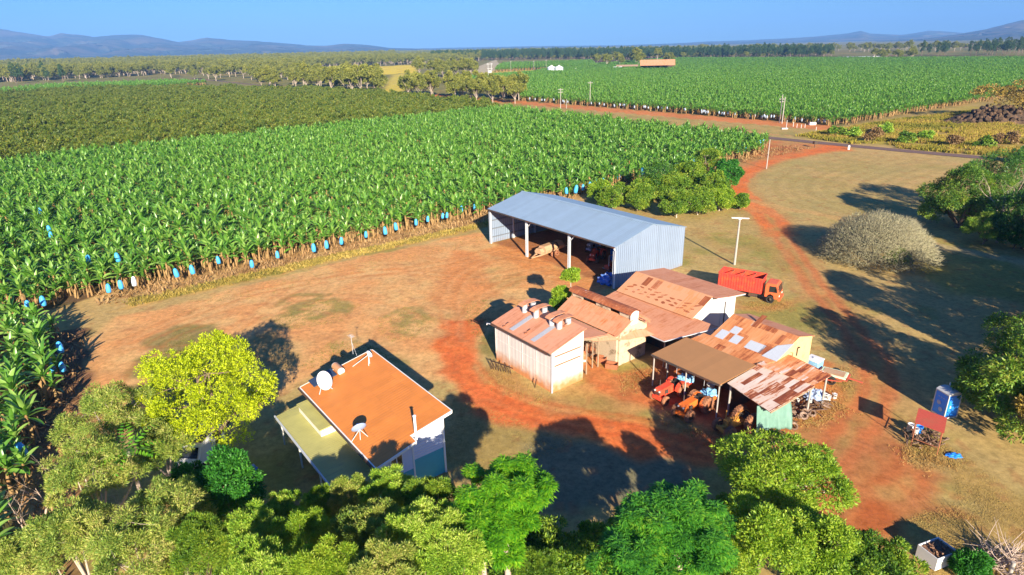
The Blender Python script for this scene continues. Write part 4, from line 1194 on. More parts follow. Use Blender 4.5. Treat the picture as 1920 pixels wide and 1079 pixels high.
def drum(name, c, r, h, mat, label, cat, group=None, lid=None):
    o = MB().lathe([(r * .92, 0), (r, .03), (r, h * .95), (r * 1.05, h * .955), (r * 1.05, h), (r * .9, h), (r * .88, h * .4), (.001, h * .38)], 18, cap=False).add([(r * .92 * math.cos(a), r * .92 * math.sin(a), 0) for a in np.linspace(0, 2 * math.pi, 19)[:-1]], [tuple(range(18))]).build(name, mat)
    o.location = c
    return tag(o, label, cat, group)


x, y = W(-26.6, 41.3); drum('drum', (x, y, 0), .33, 1.1, M['white_plastic'], 'tall white drum standing between the red and orange tractors', 'drum')
for i, (s, t) in enumerate(((-21.9, 42.0), (-21.2, 42.6), (-22.4, 42.6), (-20.9, 41.6))):
    x, y = W(s, t); drum('drum', (x, y, 0), .3, .85, M['grey_plastic'], 'dim grey drum in the shade behind the ochre tractor', 'drum', 'grey drums behind the ochre tractor')
for i, (px, py) in enumerate(((1494, 757), (1518, 757), (1528, 739), (1546, 750), (1553, 750), (1521, 745), (1564, 747))):
    x, y = at2(px, py); drum('bucket', (x, y, 0), .19 if i != 3 else .23, .42 if i != 3 else .55, M['white_plastic'], 'white plastic bucket on the dirt by the posts of the rusty lean-to', 'bucket', 'white buckets beside the lean-to')
# scrap under the lean-to
rs = random.Random(5); mb = MB()
for i in range(150):
    s, t = rs.uniform(-21.6, -19.3), rs.uniform(43.0, 48.3)
    if rs.random() < .3: s, t = rs.uniform(-21.5, -19.6), rs.uniform(38.9, 41.4)
    x, y = W(s, t); a = rs.uniform(0, 6.28); z = rs.uniform(.05, .5); l = rs.uniform(.2, .9)
    mb.bar((x, y, z), (x + l * math.cos(a), y + l * math.sin(a), max(.05, z + rs.uniform(-.4, .3))), rs.uniform(.03, .2), rs.uniform(.03, .12))
for i in range(10):
    s, t = rs.uniform(-21.6, -19.4), rs.uniform(39.0, 46.6); x, y = W(s, t)
    Mx = Matrix.Translation((x, y, .22)) @ Matrix.Rotation(rs.uniform(.3, 1.5), 4, 'X')
    mb.lathe([(.2, -.09), (.33, -.09), (.36, 0), (.33, .09), (.2, .09), (.2, -.09)], 16, Mx, cap=False)
M['scrap'] = paint('mixed_rusty_scrap', (.14, .08, .05), rough=.8, var=.4, scale=.6, stain=(.34, .24, .18), stain_amt=.35, stain_scale=.9)
tag(mb.build('scrap_heap', M['scrap']), 'tangle of rusty scrap iron and tyres under the lean-to edge', 'scrap', kind='stuff')
x, y = W(-20.6, 47.0); lump('sheet_heap', (x, y, .5), (.75, .6, .6), M['dish_back'], 'pale blue grey heap with black hoses at the lean-to corner', 'heap', 15)

# tank and the upturned tub on an old trailer beside the store
c = at2(1524, 695); s, t = ST(*c)
q = empty('water_tank', (c[0], c[1], 0), YAW, 'square blue water cube with a white top beside the yellow wall', 'tank')
MB().box(-.6, .6, -.55, .55, .15, 1.15).build('body', M['blue_cloth'], q, bevel=.06)
MB().box(-.62, .62, -.57, .57, 1.152, 1.25).tube([(0, 0, 1.25), (0, 0, 1.33)], .15, 12).build('lid', M['white_plastic'], q)
pl = MB()
for k in (-.5, 0, .5): pl.box(-.62, .62, k - .07, k + .07, 0, .15)
pl.build('pallet', M['timber'], q)
c = at2(1564, 700, .7)
q = empty('farm_trailer', (c[0], c[1], 0), YAW + .25, 'rusty two wheeled trailer on the grass beside the lean-to', 'trailer')
MB().box(-1.2, 1.2, -.75, .75, .55, .63).bar((1.2, 0, .58), (2.3, 0, .5), .1).box(-.1, .1, -.95, .95, .38, .46).bar((-.8, -1.4, .5), (.9, -1.2, .7), .08).build('deck', M['shelter_red'], q)
for y in (-.95, .95): wheel(q, 0, y, .4, .25, 'black_rubber', 'dark_steel')
q2 = empty('tub', (c[0], c[1], .632), YAW + .25, 'pale green rimmed shallow tub lying on the rusty trailer', 'tub')
MB().box(-1.05, 1.05, -.72, .72, 0, .14).build('body', M['pale_green'], q2, bevel=.06)
MB().box(-.85, .85, -.52, .52, .142, .17).build('tray', M['cream_metal'], q2)
MB().tube([(1.0, -.6, .1), (1.15, -.6, .12)], .05, 8).build('drain', M['dark_steel'], q2)
# gas bottle, tyre wheel and box in the gap beside the barn
c = at2(1095, 684)
q = empty('gas_bottle', (c[0], c[1], 0), 0, 'orange gas bottle with a white band beside the white barn', 'gas bottle')
MB().lathe([(.001, .02), (.24, .04), (.28, .12), (.28, 1.0), (.2, 1.18), (.06, 1.25), (.06, 1.4), (.001, 1.4)], 18).build('body', M['orange'], q)
MB().lathe([(.283, .42), (.286, .43), (.286, .62), (.283, .63)], 18, cap=False).build('band', M['white_plastic'], q)
c = at2(1107, 668)
q = empty('spare_wheel', (c[0], c[1], .0), YAW + 1.1, 'big dark tractor wheel leaning on the block wall', 'wheel')
wheel(q, 0, 0, .72, .38, 'rubber', 'rust_pipe', 20)
for nm, px, py, lab, sx in (('crate', 1147, 690, 'open rusty steel crate at the corner of the block wall', .55), ('crate', 1128, 678, 'low dark crate lying next to the tractor wheel', .45)):
    c = at2(px, py)
    o = MB().box(-sx, sx, -.35, .35, 0, .05).box(-sx, sx, -.35, -.31, .05, .5).box(-sx, sx, .31, .35, .05, .5).box(-sx, -sx + .04, -.31, .31, .05, .5).box(sx - .04, sx, -.31, .31, .05, .5).build(nm, M['rust_pipe'])
    o.location = (c[0], c[1], 0); o.rotation_euler = (0, 0, YAW + sx); tag(o, lab, 'crate')
# burnt fence stumps by the barn's corner
rs = random.Random(12); mb = MB()
for i in range(9):
    px = 921 + i * 4.6; c = at2(px, 692 + i * 1.2)
    mb.bar((c[0], c[1], 0), (c[0] + rs.uniform(-.15, .15), c[1] + rs.uniform(-.1, .1), rs.uniform(.5, 1.15)), .09, .07)
c0, c1 = at2(920, 690), at2(962, 702)
mb.bar((c0[0], c0[1], .75), (c1[0], c1[1], .6), .06)
M['charred'] = paint('charred_timber', (.045, .025, .018), rough=.95, var=.4)
tag(mb.build('old_fence', M['charred']), 'short broken dark fence in dry weeds before the white barn', 'fence')
c = at2(1003, 727); o = MB().bar((0, 0, 0), (.12, .05, .8), .14, .06).build('stake', M['charred']); o.location = (c[0], c[1], 0); tag(o, 'single leaning dark stake near the foot of the white barn', 'stake')

# tank trailer, tarp heap and machines in the open shed
p0, p1 = at2(1012, 486), at2(1062, 467)
th = math.atan2(p1[1] - p0[1], p1[0] - p0[0])
q = empty('tank_trailer', (p0[0], p0[1], 0), th, 'dusty cream tank trailer parked half in the open shed', 'trailer')
sec = [(-.75, .85), (.75, .85), (.85, 1.25), (.45, 1.75), (-.45, 1.75), (-.85, 1.25)]
MB().prism(sec, 'x', .5, 3.0).build('tank', M['cream_metal'], q, bevel=.04)
MB().prism([(a * 1.01, b + .01) for a, b in sec], 'x', 3.02, 3.3).build('band', M['dark_steel'], q)
MB().prism(sec, 'x', 3.32, 4.5).build('rear_tank', M['cream_metal'], q, bevel=.04)
MB().prism([(a * .8, .85 + (b - .85) * .8) for a, b in sec], 'x', -.35, .3).build('front_box', M['cream_metal'], q, bevel=.05)
MB().box(-.5, 4.9, -.5, -.35, .62, .8).box(-.5, 4.9, .35, .5, .62, .8).bar((-.5, -.4, .7), (-1.7, 0, .6), .12).bar((-.5, .4, .7), (-1.7, 0, .6), .12).box(2.2, 2.5, -.9, .9, .35, .6).box(4.5, 5.3, -.7, .7, .8, .92).build('frame', M['cream_metal'], q)
for x in (1.95, 2.8):
    for y in (-.85, .85): wheel(q, x, y, .42, .3, 'dusty_rubber', 'rust_pipe')
c = at2(1141, 531)
lump('tarp_heap', (c[0], c[1], .35), (1.25, 1.1, .95), M['blue_tarp'], 'crumpled blue and white tarpaulin heap at the shed corner', 'tarpaulin', 21)
c = at2(1142, 506); q = empty('pallet_lifter', (c[0], c[1], 0), YAW, 'small lifter with pink red base and grey upright frame in the shed', 'lifter')
MB().box(-.4, .4, -.5, .5, .15, .7).build('base', M['shelter_red'], q, bevel=.04)
mb = MB()
for y in (-.45, .45): mb.bar((.35, y, .1), (.35, y, 2.1), .07)
mb.bar((.35, -.45, 2.1), (.35, .45, 2.1), .07).bar((.35, -.45, 1.2), (.35, .45, 1.2), .05).bar((.35, -.25, .08), (-1.0, -.25, .08), .12, .05).bar((.35, .25, .08), (-1.0, .25, .08), .12, .05)
mb.build('mast', M['steel'], q)
make_tractor('tractor', -58.0, 58.6, .4, 'tractor_red', 'dull red tractor in the shade in the middle of the open shed', load=True, tyre='rubber')
make_tractor('tractor', -54.6, 61.8, -.2, 'tractor_orange', 'tractor deep in the dark end of the open shed', load=False, tyre='rubber')
make_tractor('tractor', -61.5, 61.5, .1, 'dish_back', 'grey blue tractor behind the tank trailer in the open shed', load=True, tyre='rubber')
x, y = W(-57.0, 61.6); q = drum('drum', (x, y, 0), .42, 1.5, M['blue_plastic'], 'bright blue drum standing in the dark of the open shed', 'drum')

# portable toilet
c = at2(1769, 777); q = empty('portable_toilet', (c[0], c[1], 0), math.radians(-78), 'blue portable toilet with a domed grey roof in the shade', 'portable toilet')
w = .58
MB().box(-w, w, -w, w, .14, 2.02).build('body', M['blue_plastic'], q, bevel=.02)
MB().box(-w - .04, w + .04, -w - .04, w + .04, 0, .138).build('skid_base', M['grey_plastic'], q)
MB().prism([(-w - .05, 2.022), (w + .05, 2.022), (w + .05, 2.12), (w * .7, 2.26), (w * .25, 2.33), (-w * .25, 2.33), (-w * .7, 2.26), (-w - .05, 2.12)], 'x', -w - .05, w + .05).build('roof', M['grey_plastic'], q, bevel=.02)
tr = MB()
for i in (-1, 1):
    for j in (-1, 1): tr.box(i * w - .035, i * w + .035, j * w - .035, j * w + .035, .15, 2.0)
tr.build('corner_post', M['grey_plastic'], q)
do = MB().box(w + .004, w + .03, -.42, .42, .22, 1.95).build('door', M['blue_plastic'], q)
MB().box(w + .03, w + .06, -.32, -.24, .95, 1.15).build('handle', M['white_plastic'], do)
pe = MB()
for k in range(3): pe.box(-.3 + k * .22, -.18 + k * .22, -w - .02, -w - .004, 1.6, 1.66)
for k in range(2): pe.lathe([(.16, 0), (.19, .012), (.19, .02), (.16, .03)], 18, Matrix.Translation((-.12 + .24 * k, -w - .006, 1.15 - .5 * k)) @ Matrix.Rotation(math.pi / 2, 4, 'X'))
pe.build('vent', M['dish_back'], q)
MB().tube([(-w + .1, w - .1, 2.1), (-w + .1, w - .1, 2.55)], .05, 10).build('vent_pipe', M['white_plastic'], q)

# little red roofed shelter over bins
c = [at2(x, y, 2.1) for x, y in ((1716, 790), (1771, 810), (1776, 782), (1722, 767))]
q = empty('bin_shelter', (c[0][0], c[0][1], 0), 0, 'small red roofed stand on thin rusty posts over bottles and bins', 'shelter')
l = [Vector((p[0] - c[0][0], p[1] - c[0][1], z)) for p, z in zip(c, (2.0, 2.0, 2.2, 2.2))]
l[2] = l[1] + (l[3] - l[0])
MB().slab(l, .05).build('roof', M['shelter_red'], q)
mb = MB()
for p in l:
    i = p.lerp((l[0] + l[2]) / 2, .1); mb.tube([(i.x, i.y, 0), (i.x, i.y, p.z)], .035, 6)
mid_ = lambda a, b, k: l[a].lerp(l[b], k)
mb.bar(mid_(0, 1, .1) - Vector((0, 0, 1.3)), mid_(0, 1, .9) - Vector((0, 0, 1.3)), .04).bar(l[0] * .9 + Vector((.05, .05, -.9)), l[3] * .9 + Vector((.1, .1, -1.1)), .04)
mb.build('post', M['rust_pipe'], q)
cc = (l[0] + l[2]) / 2
for i, (px, py, m_, nm, lab) in enumerate(((1722, 812, 'blue_plastic', 'bin', 'small blue bin under the red roofed stand'), (1714, 816, 'white_plastic', 'bin', 'white bin under the left side of the red roofed stand'), (1706, 808, 'white_plastic', 'bin', 'white bin lying furthest out beside the red roofed stand'), (1703, 822, 'black_rubber', 'bin', 'black bin at the red roofed stand'))):
    c = at2(px, py); drum(nm, (c[0], c[1], 0), .24, .6, M[m_], lab, 'bin')
rs = random.Random(3); mb = MB()
for i in range(90):
    c = at2(rs.uniform(1700, 1768), rs.uniform(812, 842)); a = rs.uniform(0, 6.28)
    mb.bar((c[0], c[1], rs.uniform(0, .2)), (c[0] + .5 * math.cos(a), c[1] + .5 * math.sin(a), rs.uniform(.1, .7)), rs.uniform(.02, .09))
tag(mb.build('twig_litter', M['scrap']), 'twigs and rubbish strewn under the red roofed stand', 'litter', kind='stuff')
c = at2(1788, 856); lump('blue_rag', (c[0], c[1], .05), (.5, .3, .14), M['blue_plastic'], 'flat blue scrap of plastic lying on the dry grass', 'scrap', 2)

# things glimpsed among the lower left and lower right trees
c = at2(381, 862); q = empty('parked_van', (c[0], c[1], 0), math.radians(-95), 'white van nose out between the yellow tree and the grey green trees', 'van')
MB().prism([(-1.9, .45), (1.95, .45), (2.0, .95), (1.55, 1.15), (1.0, 1.85), (-1.8, 1.9), (-1.95, 1.5)], 'y', -.82, .82).build('body', M['white_metal'], q, bevel=.05)
MB().slab([(1.56, -.68, 1.22), (1.56, .68, 1.22), (1.08, .62, 1.82), (1.08, -.62, 1.82)], .02).build('windscreen', M['glass'], q)
MB().box(1.96, 2.06, -.8, .8, .45, .65).build('bumper', M['dark_steel'], q)
MB().box(-1.2, .6, -.6, .6, 1.9, 1.97).build('roof_rack', M['dark_steel'], q)
for y in (-.55, .55): MB().box(1.985, 2.01, y - .15, y + .15, .75, .92).build('headlight', M['glass'], q)
for x in (-1.25, 1.3):
    for y in (-.75, .75): wheel(q, x, y, .33, .2, 'black_rubber', 'steel')
c = at2(468, 887); lump('blue_tub', (c[0], c[1], .2), (.5, .45, .4), M['blue_tarp'], 'small blue bundle on the ground left of the verandah', 'bundle', 31)
c = at2(1752, 1052); q = empty('rubbish_crate', (c[0], c[1], 0), .35, 'white crate full of brown rubbish at the edge of the bottom shrubs', 'crate')
mb = MB().box(-.8, .8, -.6, .6, .1, .16)
for y0 in (-.6, .56): mb.box(-.8, .8, y0, y0 + .04, .16, .95)
for x0 in (-.8, .76): mb.box(x0, x0 + .04, -.56, .56, .16, .95)
mb.build('box', M['white_plastic'], q)
mb = MB(); rs = random.Random(8)
for i in range(60):
    mb.bar((rs.uniform(-.65, .65), rs.uniform(-.45, .45), rs.uniform(.5, .8)), (rs.uniform(-.7, .7), rs.uniform(-.5, .5), rs.uniform(.7, 1.05)), rs.uniform(.03, .1))
mb.box(-.74, .74, -.54, .54, .17, .84).build('contents', M['dirt_load'], q)
rs = random.Random(77); mb = MB()
c0 = at2(1888, 1062)
for i in range(170):
    a = rs.uniform(0, 6.28); r = rs.uniform(0, 1.9) ; x, y = c0[0] + r * math.cos(a), c0[1] + .8 * r * math.sin(a)
    l = rs.uniform(.8, 2.0); b = rs.uniform(0, 6.28); el = rs.uniform(-.1, .9)
    p = Vector((x, y, rs.uniform(.05, .9) * max(.2, 1 - r / 2.2))); d = Vector((math.cos(b) * math.cos(el), math.sin(b) * math.cos(el), math.sin(el)))
    m_ = p + d * l * .5 + Vector((rs.uniform(-.1, .1), rs.uniform(-.1, .1), rs.uniform(-.1, .1)))
    mb.tube([p, m_, p + d * l], [rs.uniform(.015, .04), .018, .008], 4, cap=False)
tag(mb.build('brush_pile', M['dead']), 'heap of cut dry branches in the bottom right corner', 'brush pile')
c = at2(1893, 1078); o = MB().tube([(0, 0, 0), (0, 0, .9)], .11, 8).build('stump_post', M['pole']); o.location = (c[0], c[1], 0); tag(o, 'short pale post in front of the cut branches', 'post')

# ------------------------------------------------------------------ poles and far buildings
def pole(name, px, py, h, arms, label, cat='pole', lean=0., group=None, bar=None):
    c = at2(px, py)
    q = empty(name, (c[0], c[1], 0), 0, label, cat, group)
    r = .13 if h < 8 else .19
    MB().tube([(0, 0, 0), (lean, 0, h)], [r, r * .7], 10).build('shaft', M['pole'], q)
    for z, l in arms:
        a = MB().bar((-l / 2 + lean, .14, z), (l / 2 + lean, .14, z), .13, .16).build('crossarm', M['pole'], q)
        mb = MB()
        for k in (-.45, -.2, .2, .45): mb.tube([(l * k + lean, .14, z + .08), (l * k + lean, .14, z + .3)], .06, 8)
        mb.build('insulator', M['grey_plastic'], a)
    return q


c = at2(1377, 497)
q = empty('yard_light', (c[0], c[1], 0), 0, 'pale wooden pole with a long white tube light across its top, by the truck', 'yard light')
MB().tube([(0, 0, 0), (.05, 0, 6.4)], [.16, .11], 12).build('shaft', M['pole'], q)
MB().bar((-.95, .25, 6.46), (1.15, -.3, 6.46), .16, .1).build('lamp', M['white_metal'], q)
MB().box(-.15, .25, -.1, .1, 6.28, 6.4).build('bracket', M['steel'], q)
pole('power_pole', 1437, 317, 6.8, [], 'slim pale pole standing beside the red driveway bend', 'pole')
pole('power_pole', 1461, 231, 9.9, [(8.3, 2.0), (7.4, 1.4)], 'pair of tall poles by the road, the one with crossarms', 'power pole')
pole('power_pole', 1466, 232, 9.2, [], 'plain tall pole standing close beside the crossarmed one by the road', 'power pole')
pole('power_pole', 1051, 204, 9.3, [(8.6, 2.4), (7.4, 2.4)], 'power pole with two crossarms at the near end of the road', 'power pole')
pole('power_pole', 1106, 198, 11.4, [(10.6, 2.4)], 'tall power pole with one crossarm before the far banana field', 'power pole')
pole('power_pole', 1062, 204, 4.5, [], 'short thin post right beside the two crossarm power pole', 'pole')
for px, py in ((958, 138), (1001, 137), (1024, 134)): pole('power_pole', px, py, 13, [(12.2, 2.2)], 'faint distant power pole among the yellow paddocks', 'power pole', group='distant power poles')
c = at2(919, 148); q = empty('transformer_pole', (c[0], c[1], 0), 0, 'twin grey steel poles carrying a transformer beyond the tree belt', 'power pole')
mb = MB()
for x in (-1.6, 1.6): mb.tube([(x, 0, 0), (x, 0, 14)], [.3, .22], 8)
mb.build('shaft', M['grey_plastic'], q)
MB().bar((-3, 0, 13.2), (3, 0, 13.2), .3).bar((-2.6, 0, 9), (2.6, 0, 9), .3).build('crossarm', M['grey_plastic'], q)
MB().box(-1.2, 1.2, -.6, .6, 5.4, 7.4).build('transformer', M['grey_plastic'], q)
for i, (px, py, h) in enumerate(((1494, 240, 1.3), (1502, 241, 1.3), (1509, 240, 1.3), (1487, 238, 1.6), (1530, 245, 1.1))):
    c = at2(px, py); o = MB().tube([(0, 0, 0), (0, 0, h)], .07, 6).build('marker_post', M['white_plastic']); o.location = (c[0], c[1], 0)
    tag(o, 'thin white marker post at the far side of the road', 'post', 'white marker posts beyond the road')
c = at2(1523, 235); o = MB().box(-1.1, 1.1, -.5, .5, .1, .9).box(-1.0, 1.0, -.45, .45, .9, 1.0).build('white_box', M['white_plastic']); o.location = (c[0], c[1], 0); tag(o, 'small white box on the ground at the corner of the far banana field', 'box')
c = at2(1471, 243); q = empty('irrigation_hydrant', (c[0], c[1], 0), 0, 'grey irrigation valve stand near the twin roadside poles', 'hydrant')
MB().box(-1, 1, -.3, .3, .05, .5).build('base', M['grey_plastic'], q); MB().tube([(.5, 0, .5), (.5, 0, 3)], .1, 8).build('standpipe', M['grey_plastic'], q)
c = at2(1527, 277); q = empty('mailbox', (c[0], c[1], 0), .4, 'dark mailbox on a post at the driveway entrance', 'mailbox')
MB().box(-.05, .05, -.05, .05, 0, 1.0).build('post', M['dark_steel'], q); MB().box(-.55, .55, -.35, .35, 1.0, 1.7).build('box', M['dark_steel'], q)
c = at2(1591, 281); q = empty('white_marker', (c[0], c[1], 0), 0, 'single white marker on the grass edge of the road', 'post')
MB().box(-.25, .25, -.08, .08, 0, 1.1).build('board', M['white_plastic'], q)

GEV = paint('corrugated_silo', hexc(200, 208, 220), rough=.4, var=.06)
for px, lab in ((1034, 'left one of two round silver silos by the far field'), (1048, 'right one of two round silver silos by the far field')):
    c = at2(px, 138); q = empty('silo', (c[0], c[1], 0), 0, lab, 'silo')
    MB().lathe([(4.6, 0), (4.6, 6.2)], 28, cap=False).build('wall', GEV, q)
    MB().lathe([(4.9, 6.1), (.6, 8.0), (.6, 8.5), (.001, 8.5)], 28, cap=False).build('roof', M['white_metal'], q)
c = at2(1079, 135); q = empty('water_tank', (c[0], c[1], 0), 0, 'small white round tank right of the two silver silos', 'tank')
MB().lathe([(2.3, 0), (2.3, 3)], 20, cap=False).build('wall', M['white_plastic'], q); MB().lathe([(2.4, 2.95), (.001, 4)], 20, cap=False).build('roof', M['white_metal'], q)


def far_shed(px, py, w, d, ev, rg, mat, label, open_=False):
    c = at2(px, py); q = empty('farm_shed', (c[0], c[1], 0), math.radians(-12), label, 'shed')
    if not open_:
        MB().box(-w / 2, w / 2, -d / 2, d / 2, 0, ev).build('wall', M['cream_metal'], q)
    else:
        mb = MB()
        for k in range(6):
            for y in (-d / 2 + .3, d / 2 - .3): x = -w / 2 + .3 + k * (w - .6) / 5; mb.box(x - .2, x + .2, y - .2, y + .2, 0, ev)
        mb.build('post', M['dark_steel'], q)
        MB().box(-w / 2 + .5, w / 2 - .5, d / 2 - .29, d / 2, 0, ev).build('back_wall', M['dark_steel'], q)
        MB().prism([(-d / 2, ev), (d / 2, ev), (0, rg - .3)], 'x', -w / 2, -w / 2 + .3).build('gable', M['dark_steel'], q)
    MB().slab([(-w / 2 - .5, -d / 2 - .6, ev), (w / 2 + .5, -d / 2 - .6, ev), (w / 2 + .5, 0, rg), (-w / 2 - .5, 0, rg)], .2).slab([(-w / 2 - .5, 0, rg), (w / 2 + .5, 0, rg), (w / 2 + .5, d / 2 + .6, ev), (-w / 2 - .5, d / 2 + .6, ev)], .2).build('roof', mat, q)
    return q


far_shed(1176, 131, 24, 14, 4, 5.5, M['cream_metal'], 'long low cream roofed shed beside the far rust roofed one', True)
far_shed(1232, 133, 36, 24, 6, 11.5, M['spotted'], 'big distant farm shed with a rusty salmon roof', True)
far_shed(1158, 132, 9, 6, 3.2, 4, M['white_metal'], 'little white shed at the left end of the far sheds')
far_shed(1615, 111, 50, 12, 3, 3.6, M['white_metal'], 'pale long roof glinting at the far edge of the banana field')
# ------------------------------------------------------------------ vegetation
def unit(a): return a / np.maximum(np.linalg.norm(a, axis=-1, keepdims=True), 1e-9)


def kites(C, D, Nn, L, Wd, mid=.45, bend=.0):
    """leaves as kites: base at C, axis D, facing Nn -> verts, faces"""
    n = len(C)
    D = unit(D); S = unit(np.cross(Nn, D)); Up = np.cross(D, S)
    L = np.broadcast_to(np.asarray(L, float), (n,))[:, None]; Wd = np.broadcast_to(np.asarray(Wd, float), (n,))[:, None]
    m = C + D * L * mid
    V = np.stack([C, m + S * Wd / 2 + Up * bend * L, C + D * L, m - S * Wd / 2 + Up * bend * L], 1).reshape(-1, 3)
    F = np.arange(4 * n).reshape(n, 4)
    return V, F


def rdir(r, n, zlo=-1., zhi=1.):
    z = r.uniform(zlo, zhi, n); a = r.uniform(0, 2 * np.pi, n); q = np.sqrt(1 - z * z)
    return np.stack([q * np.cos(a), q * np.sin(a), z], 1)


KIND = {
    #        nblob rb   ncl   per  L    W    spread out  up   droop zlo
    'mango':  (52, .27, 3600, 9, .29, .10, .75, .7, .1, .25, -.75),
    'yellow': (60, .22, 8500, 8, .145, .08, .9, .8, .35, 0., -.45),
    'acacia': (80, .16, 3200, 15, .19, .038, 1.0, .5, .25, .15, -.45),
    'bottle': (64, .17, 3300, 14, .17, .042, .8, .7, .5, 0., -.35),
    'fern':   (64, .17, 2500, 16, .27, .07, 1.1, .35, .1, .12, -.25),
    'bush':   (44, .26, 2000, 9, .23, .10, .9, .6, .3, 0., -.65),
    'gum':    (24, .25, 620, 6, .72, .32, .9, .5, .2, .2, -.6),
    'pine':   (22, .24, 420, 6, .95, .34, .9, .6, .1, .15, -.8),
    'orch':   (10, .38, 200, 6, .55, .26, .9, .6, .35, 0., -.35),
}


def crown_arrays(kind, R, zc, seed, dens=1.0, lsc=1.0, shape=None):
    nb, rb, ncl, per, Lf, Wf, spread, out, up, droop, zlo = KIND[kind]
    r = np.random.default_rng(seed)
    R = np.array(R, float)
    bd = rdir(r, nb, zlo, 1.0)
    if shape == 'umbrella': bd[:, 2] = np.abs(bd[:, 2]) * .8 + .15
    rad = r.uniform(.38, .95, (nb, 1))
    Bc = bd * rad * R
    if shape == 'cone':
        h = r.uniform(0, 1, nb) ** 1.3; a = r.uniform(0, 6.28, nb); q = (1 - h) * .85 * r.uniform(.3, 1, nb)
        Bc = np.stack([q * np.cos(a) * R[0], q * np.sin(a) * R[1], (h * 2 - 1) * R[2]], 1)
    bs = r.uniform(.6, 1.5, (nb, 1)) * rb * R
    k = int(ncl * dens)
    bi = r.integers(0, nb, k)
    d = rdir(r, k, -.55, 1)
    bo = unit(Bc[bi] / R)
    d = unit(d + bo * .55)
    C = Bc[bi] + d * bs[bi] * r.uniform(.55, 1.08, (k, 1))
    # drop what lies well inside neighbouring clumps: keeps leaves on the outside where light falls
    keep = np.ones(k, bool)
    for j in range(nb):
        q = (C - Bc[j]) / (bs[j] * .72)
        keep &= ~(((q * q).sum(1) < 1) & (bi != j))
    keep |= r.random(k) < .25
    C, d = C[keep], d[keep]
    k = len(C)
    Cr = np.repeat(C, per, 0); dr = np.repeat(d, per, 0)
    rnd = rdir(r, k * per)
    D = unit(dr * out + rnd * spread + np.array([0, 0, up - droop]))
    Nn = unit(dr * .6 + rdir(r, k * per) * .5 + np.array([0, 0, .45]))
    if kind == 'fern':
        a = np.tile(np.arange(per) * 2 * np.pi / per, k) + np.repeat(r.uniform(0, 6, k), per)
        D = unit(np.stack([np.cos(a), np.sin(a), r.uniform(-.55, .15, k * per)], 1) + dr * .25)
        Nn = unit(np.array([0, 0, 1.]) + rdir(r, k * per) * .25)
    Lr = Lf * lsc * r.uniform(.6, 1.25, k * per); Wr = Wf * lsc * r.uniform(.7, 1.2, k * per)
    Cj = Cr + D * r.uniform(.0, .12, (k * per, 1)) * lsc + rnd * .05
    Cj[:, 2] += zc
    Bc = Bc.copy(); Bc[:, 2] += zc
    return Cj, D, Nn, Lr, Wr, Bc


def limbs(Bc, base_h, r0, seed, fork=.4, n=None, wig=.25, sides=6):
    """trunk and limbs reaching the clumps of the crown"""
    rs = random.Random(seed); mb = MB()
    zc = float(np.mean(Bc[:, 2])); f = Vector((rs.uniform(-.2, .2), rs.uniform(-.2, .2), base_h))
    mb.tube([(0, 0, -.1), (f.x * .4, f.y * .4, base_h * .5), tuple(f)], [r0 * 1.25, r0, r0 * .85], 9, cap=False)
    idx = list(range(len(Bc))); rs.shuffle(idx)
    main = idx[:max(3, min(6, len(idx) // 4))]
    nodes = []
    for i in main:
        e = Vector(Bc[i]); m = f.lerp(e, .5) + Vector((rs.uniform(-wig, wig), rs.uniform(-wig, wig), rs.uniform(0, wig)))
        e2 = f.lerp(e, .95)
        mb.tube([f - Vector((0, 0, .1)), m, e2], [r0 * .6, r0 * .42, r0 * .2], sides, cap=False)
        nodes += [(m, r0 * .42), (e2, r0 * .22), (f.lerp(m, .6), r0 * .5)]
    for i in idx[len(main):][:n or 40]:
        e = Vector(Bc[i]); nn, rr = min(nodes, key=lambda q: (q[0] - e).length)
        m = nn.lerp(e, .55) + Vector((rs.uniform(-wig, wig), rs.uniform(-wig, wig), rs.uniform(-wig, wig))) * .6
        mb.tube([nn, m, e], [rr * .7, rr * .45, rr * .15], 5, cap=False)
    return mb


M['lf_yellow'] = leafy('yellow_green_leaf', [(.12, .21, .010), (.35, .45, .012), (.58, .66, .016), (.72, .74, .02)], transl=.3, patch=.4)
M['lf_acacia'] = leafy('grey_green_leaf', [(.07, .16, .025), (.20, .32, .045), (.40, .45, .085), (.62, .50, .2)], transl=.2, patch=.7)
M['lf_bottle'] = leafy('olive_green_leaf', [(.06, .17, .02), (.19, .38, .03), (.42, .56, .06), (.68, .70, .22)], transl=.2, patch=.7)
M['lf_fern'] = leafy('fresh_green_frond', [(.035, .15, .015), (.09, .32, .018), (.22, .50, .022), (.45, .60, .04)], transl=.35, patch=.5)
M['lf_fern_dark'] = leafy('green_frond', [(.018, .11, .02), (.06, .26, .03), (.14, .42, .035), (.40, .58, .05)], transl=.3, patch=.5)
M['lf_lime'] = leafy('lime_green_leaf', [(.05, .14, .015), (.17, .32, .022), (.34, .48, .035), (.52, .56, .08)], transl=.3, patch=.6)
M['lf_mango'] = leafy('mango_leaf', [(.016, .07, .018), (.045, .15, .024), (.11, .25, .03), (.24, .36, .04)], transl=.15, patch=.5, spec=.5, rough=.4)
M['lf_mango_lit'] = leafy('mango_leaf_sunlit', [(.02, .08, .015), (.07, .19, .02), (.18, .30, .025), (.33, .34, .05)], transl=.2, patch=.7, spec=.45)  # brighter copy of the mango leaf, sunlight put into its colours
M['lf_green'] = leafy('bright_green_leaf', [(.015, .085, .02), (.035, .18, .022), (.07, .29, .03), (.16, .38, .04)], transl=.3, patch=.5)
M['lf_bush'] = leafy('shrub_leaf', [(.03, .10, .014), (.10, .22, .022), (.25, .38, .03), (.46, .48, .06)], transl=.25, patch=.7)
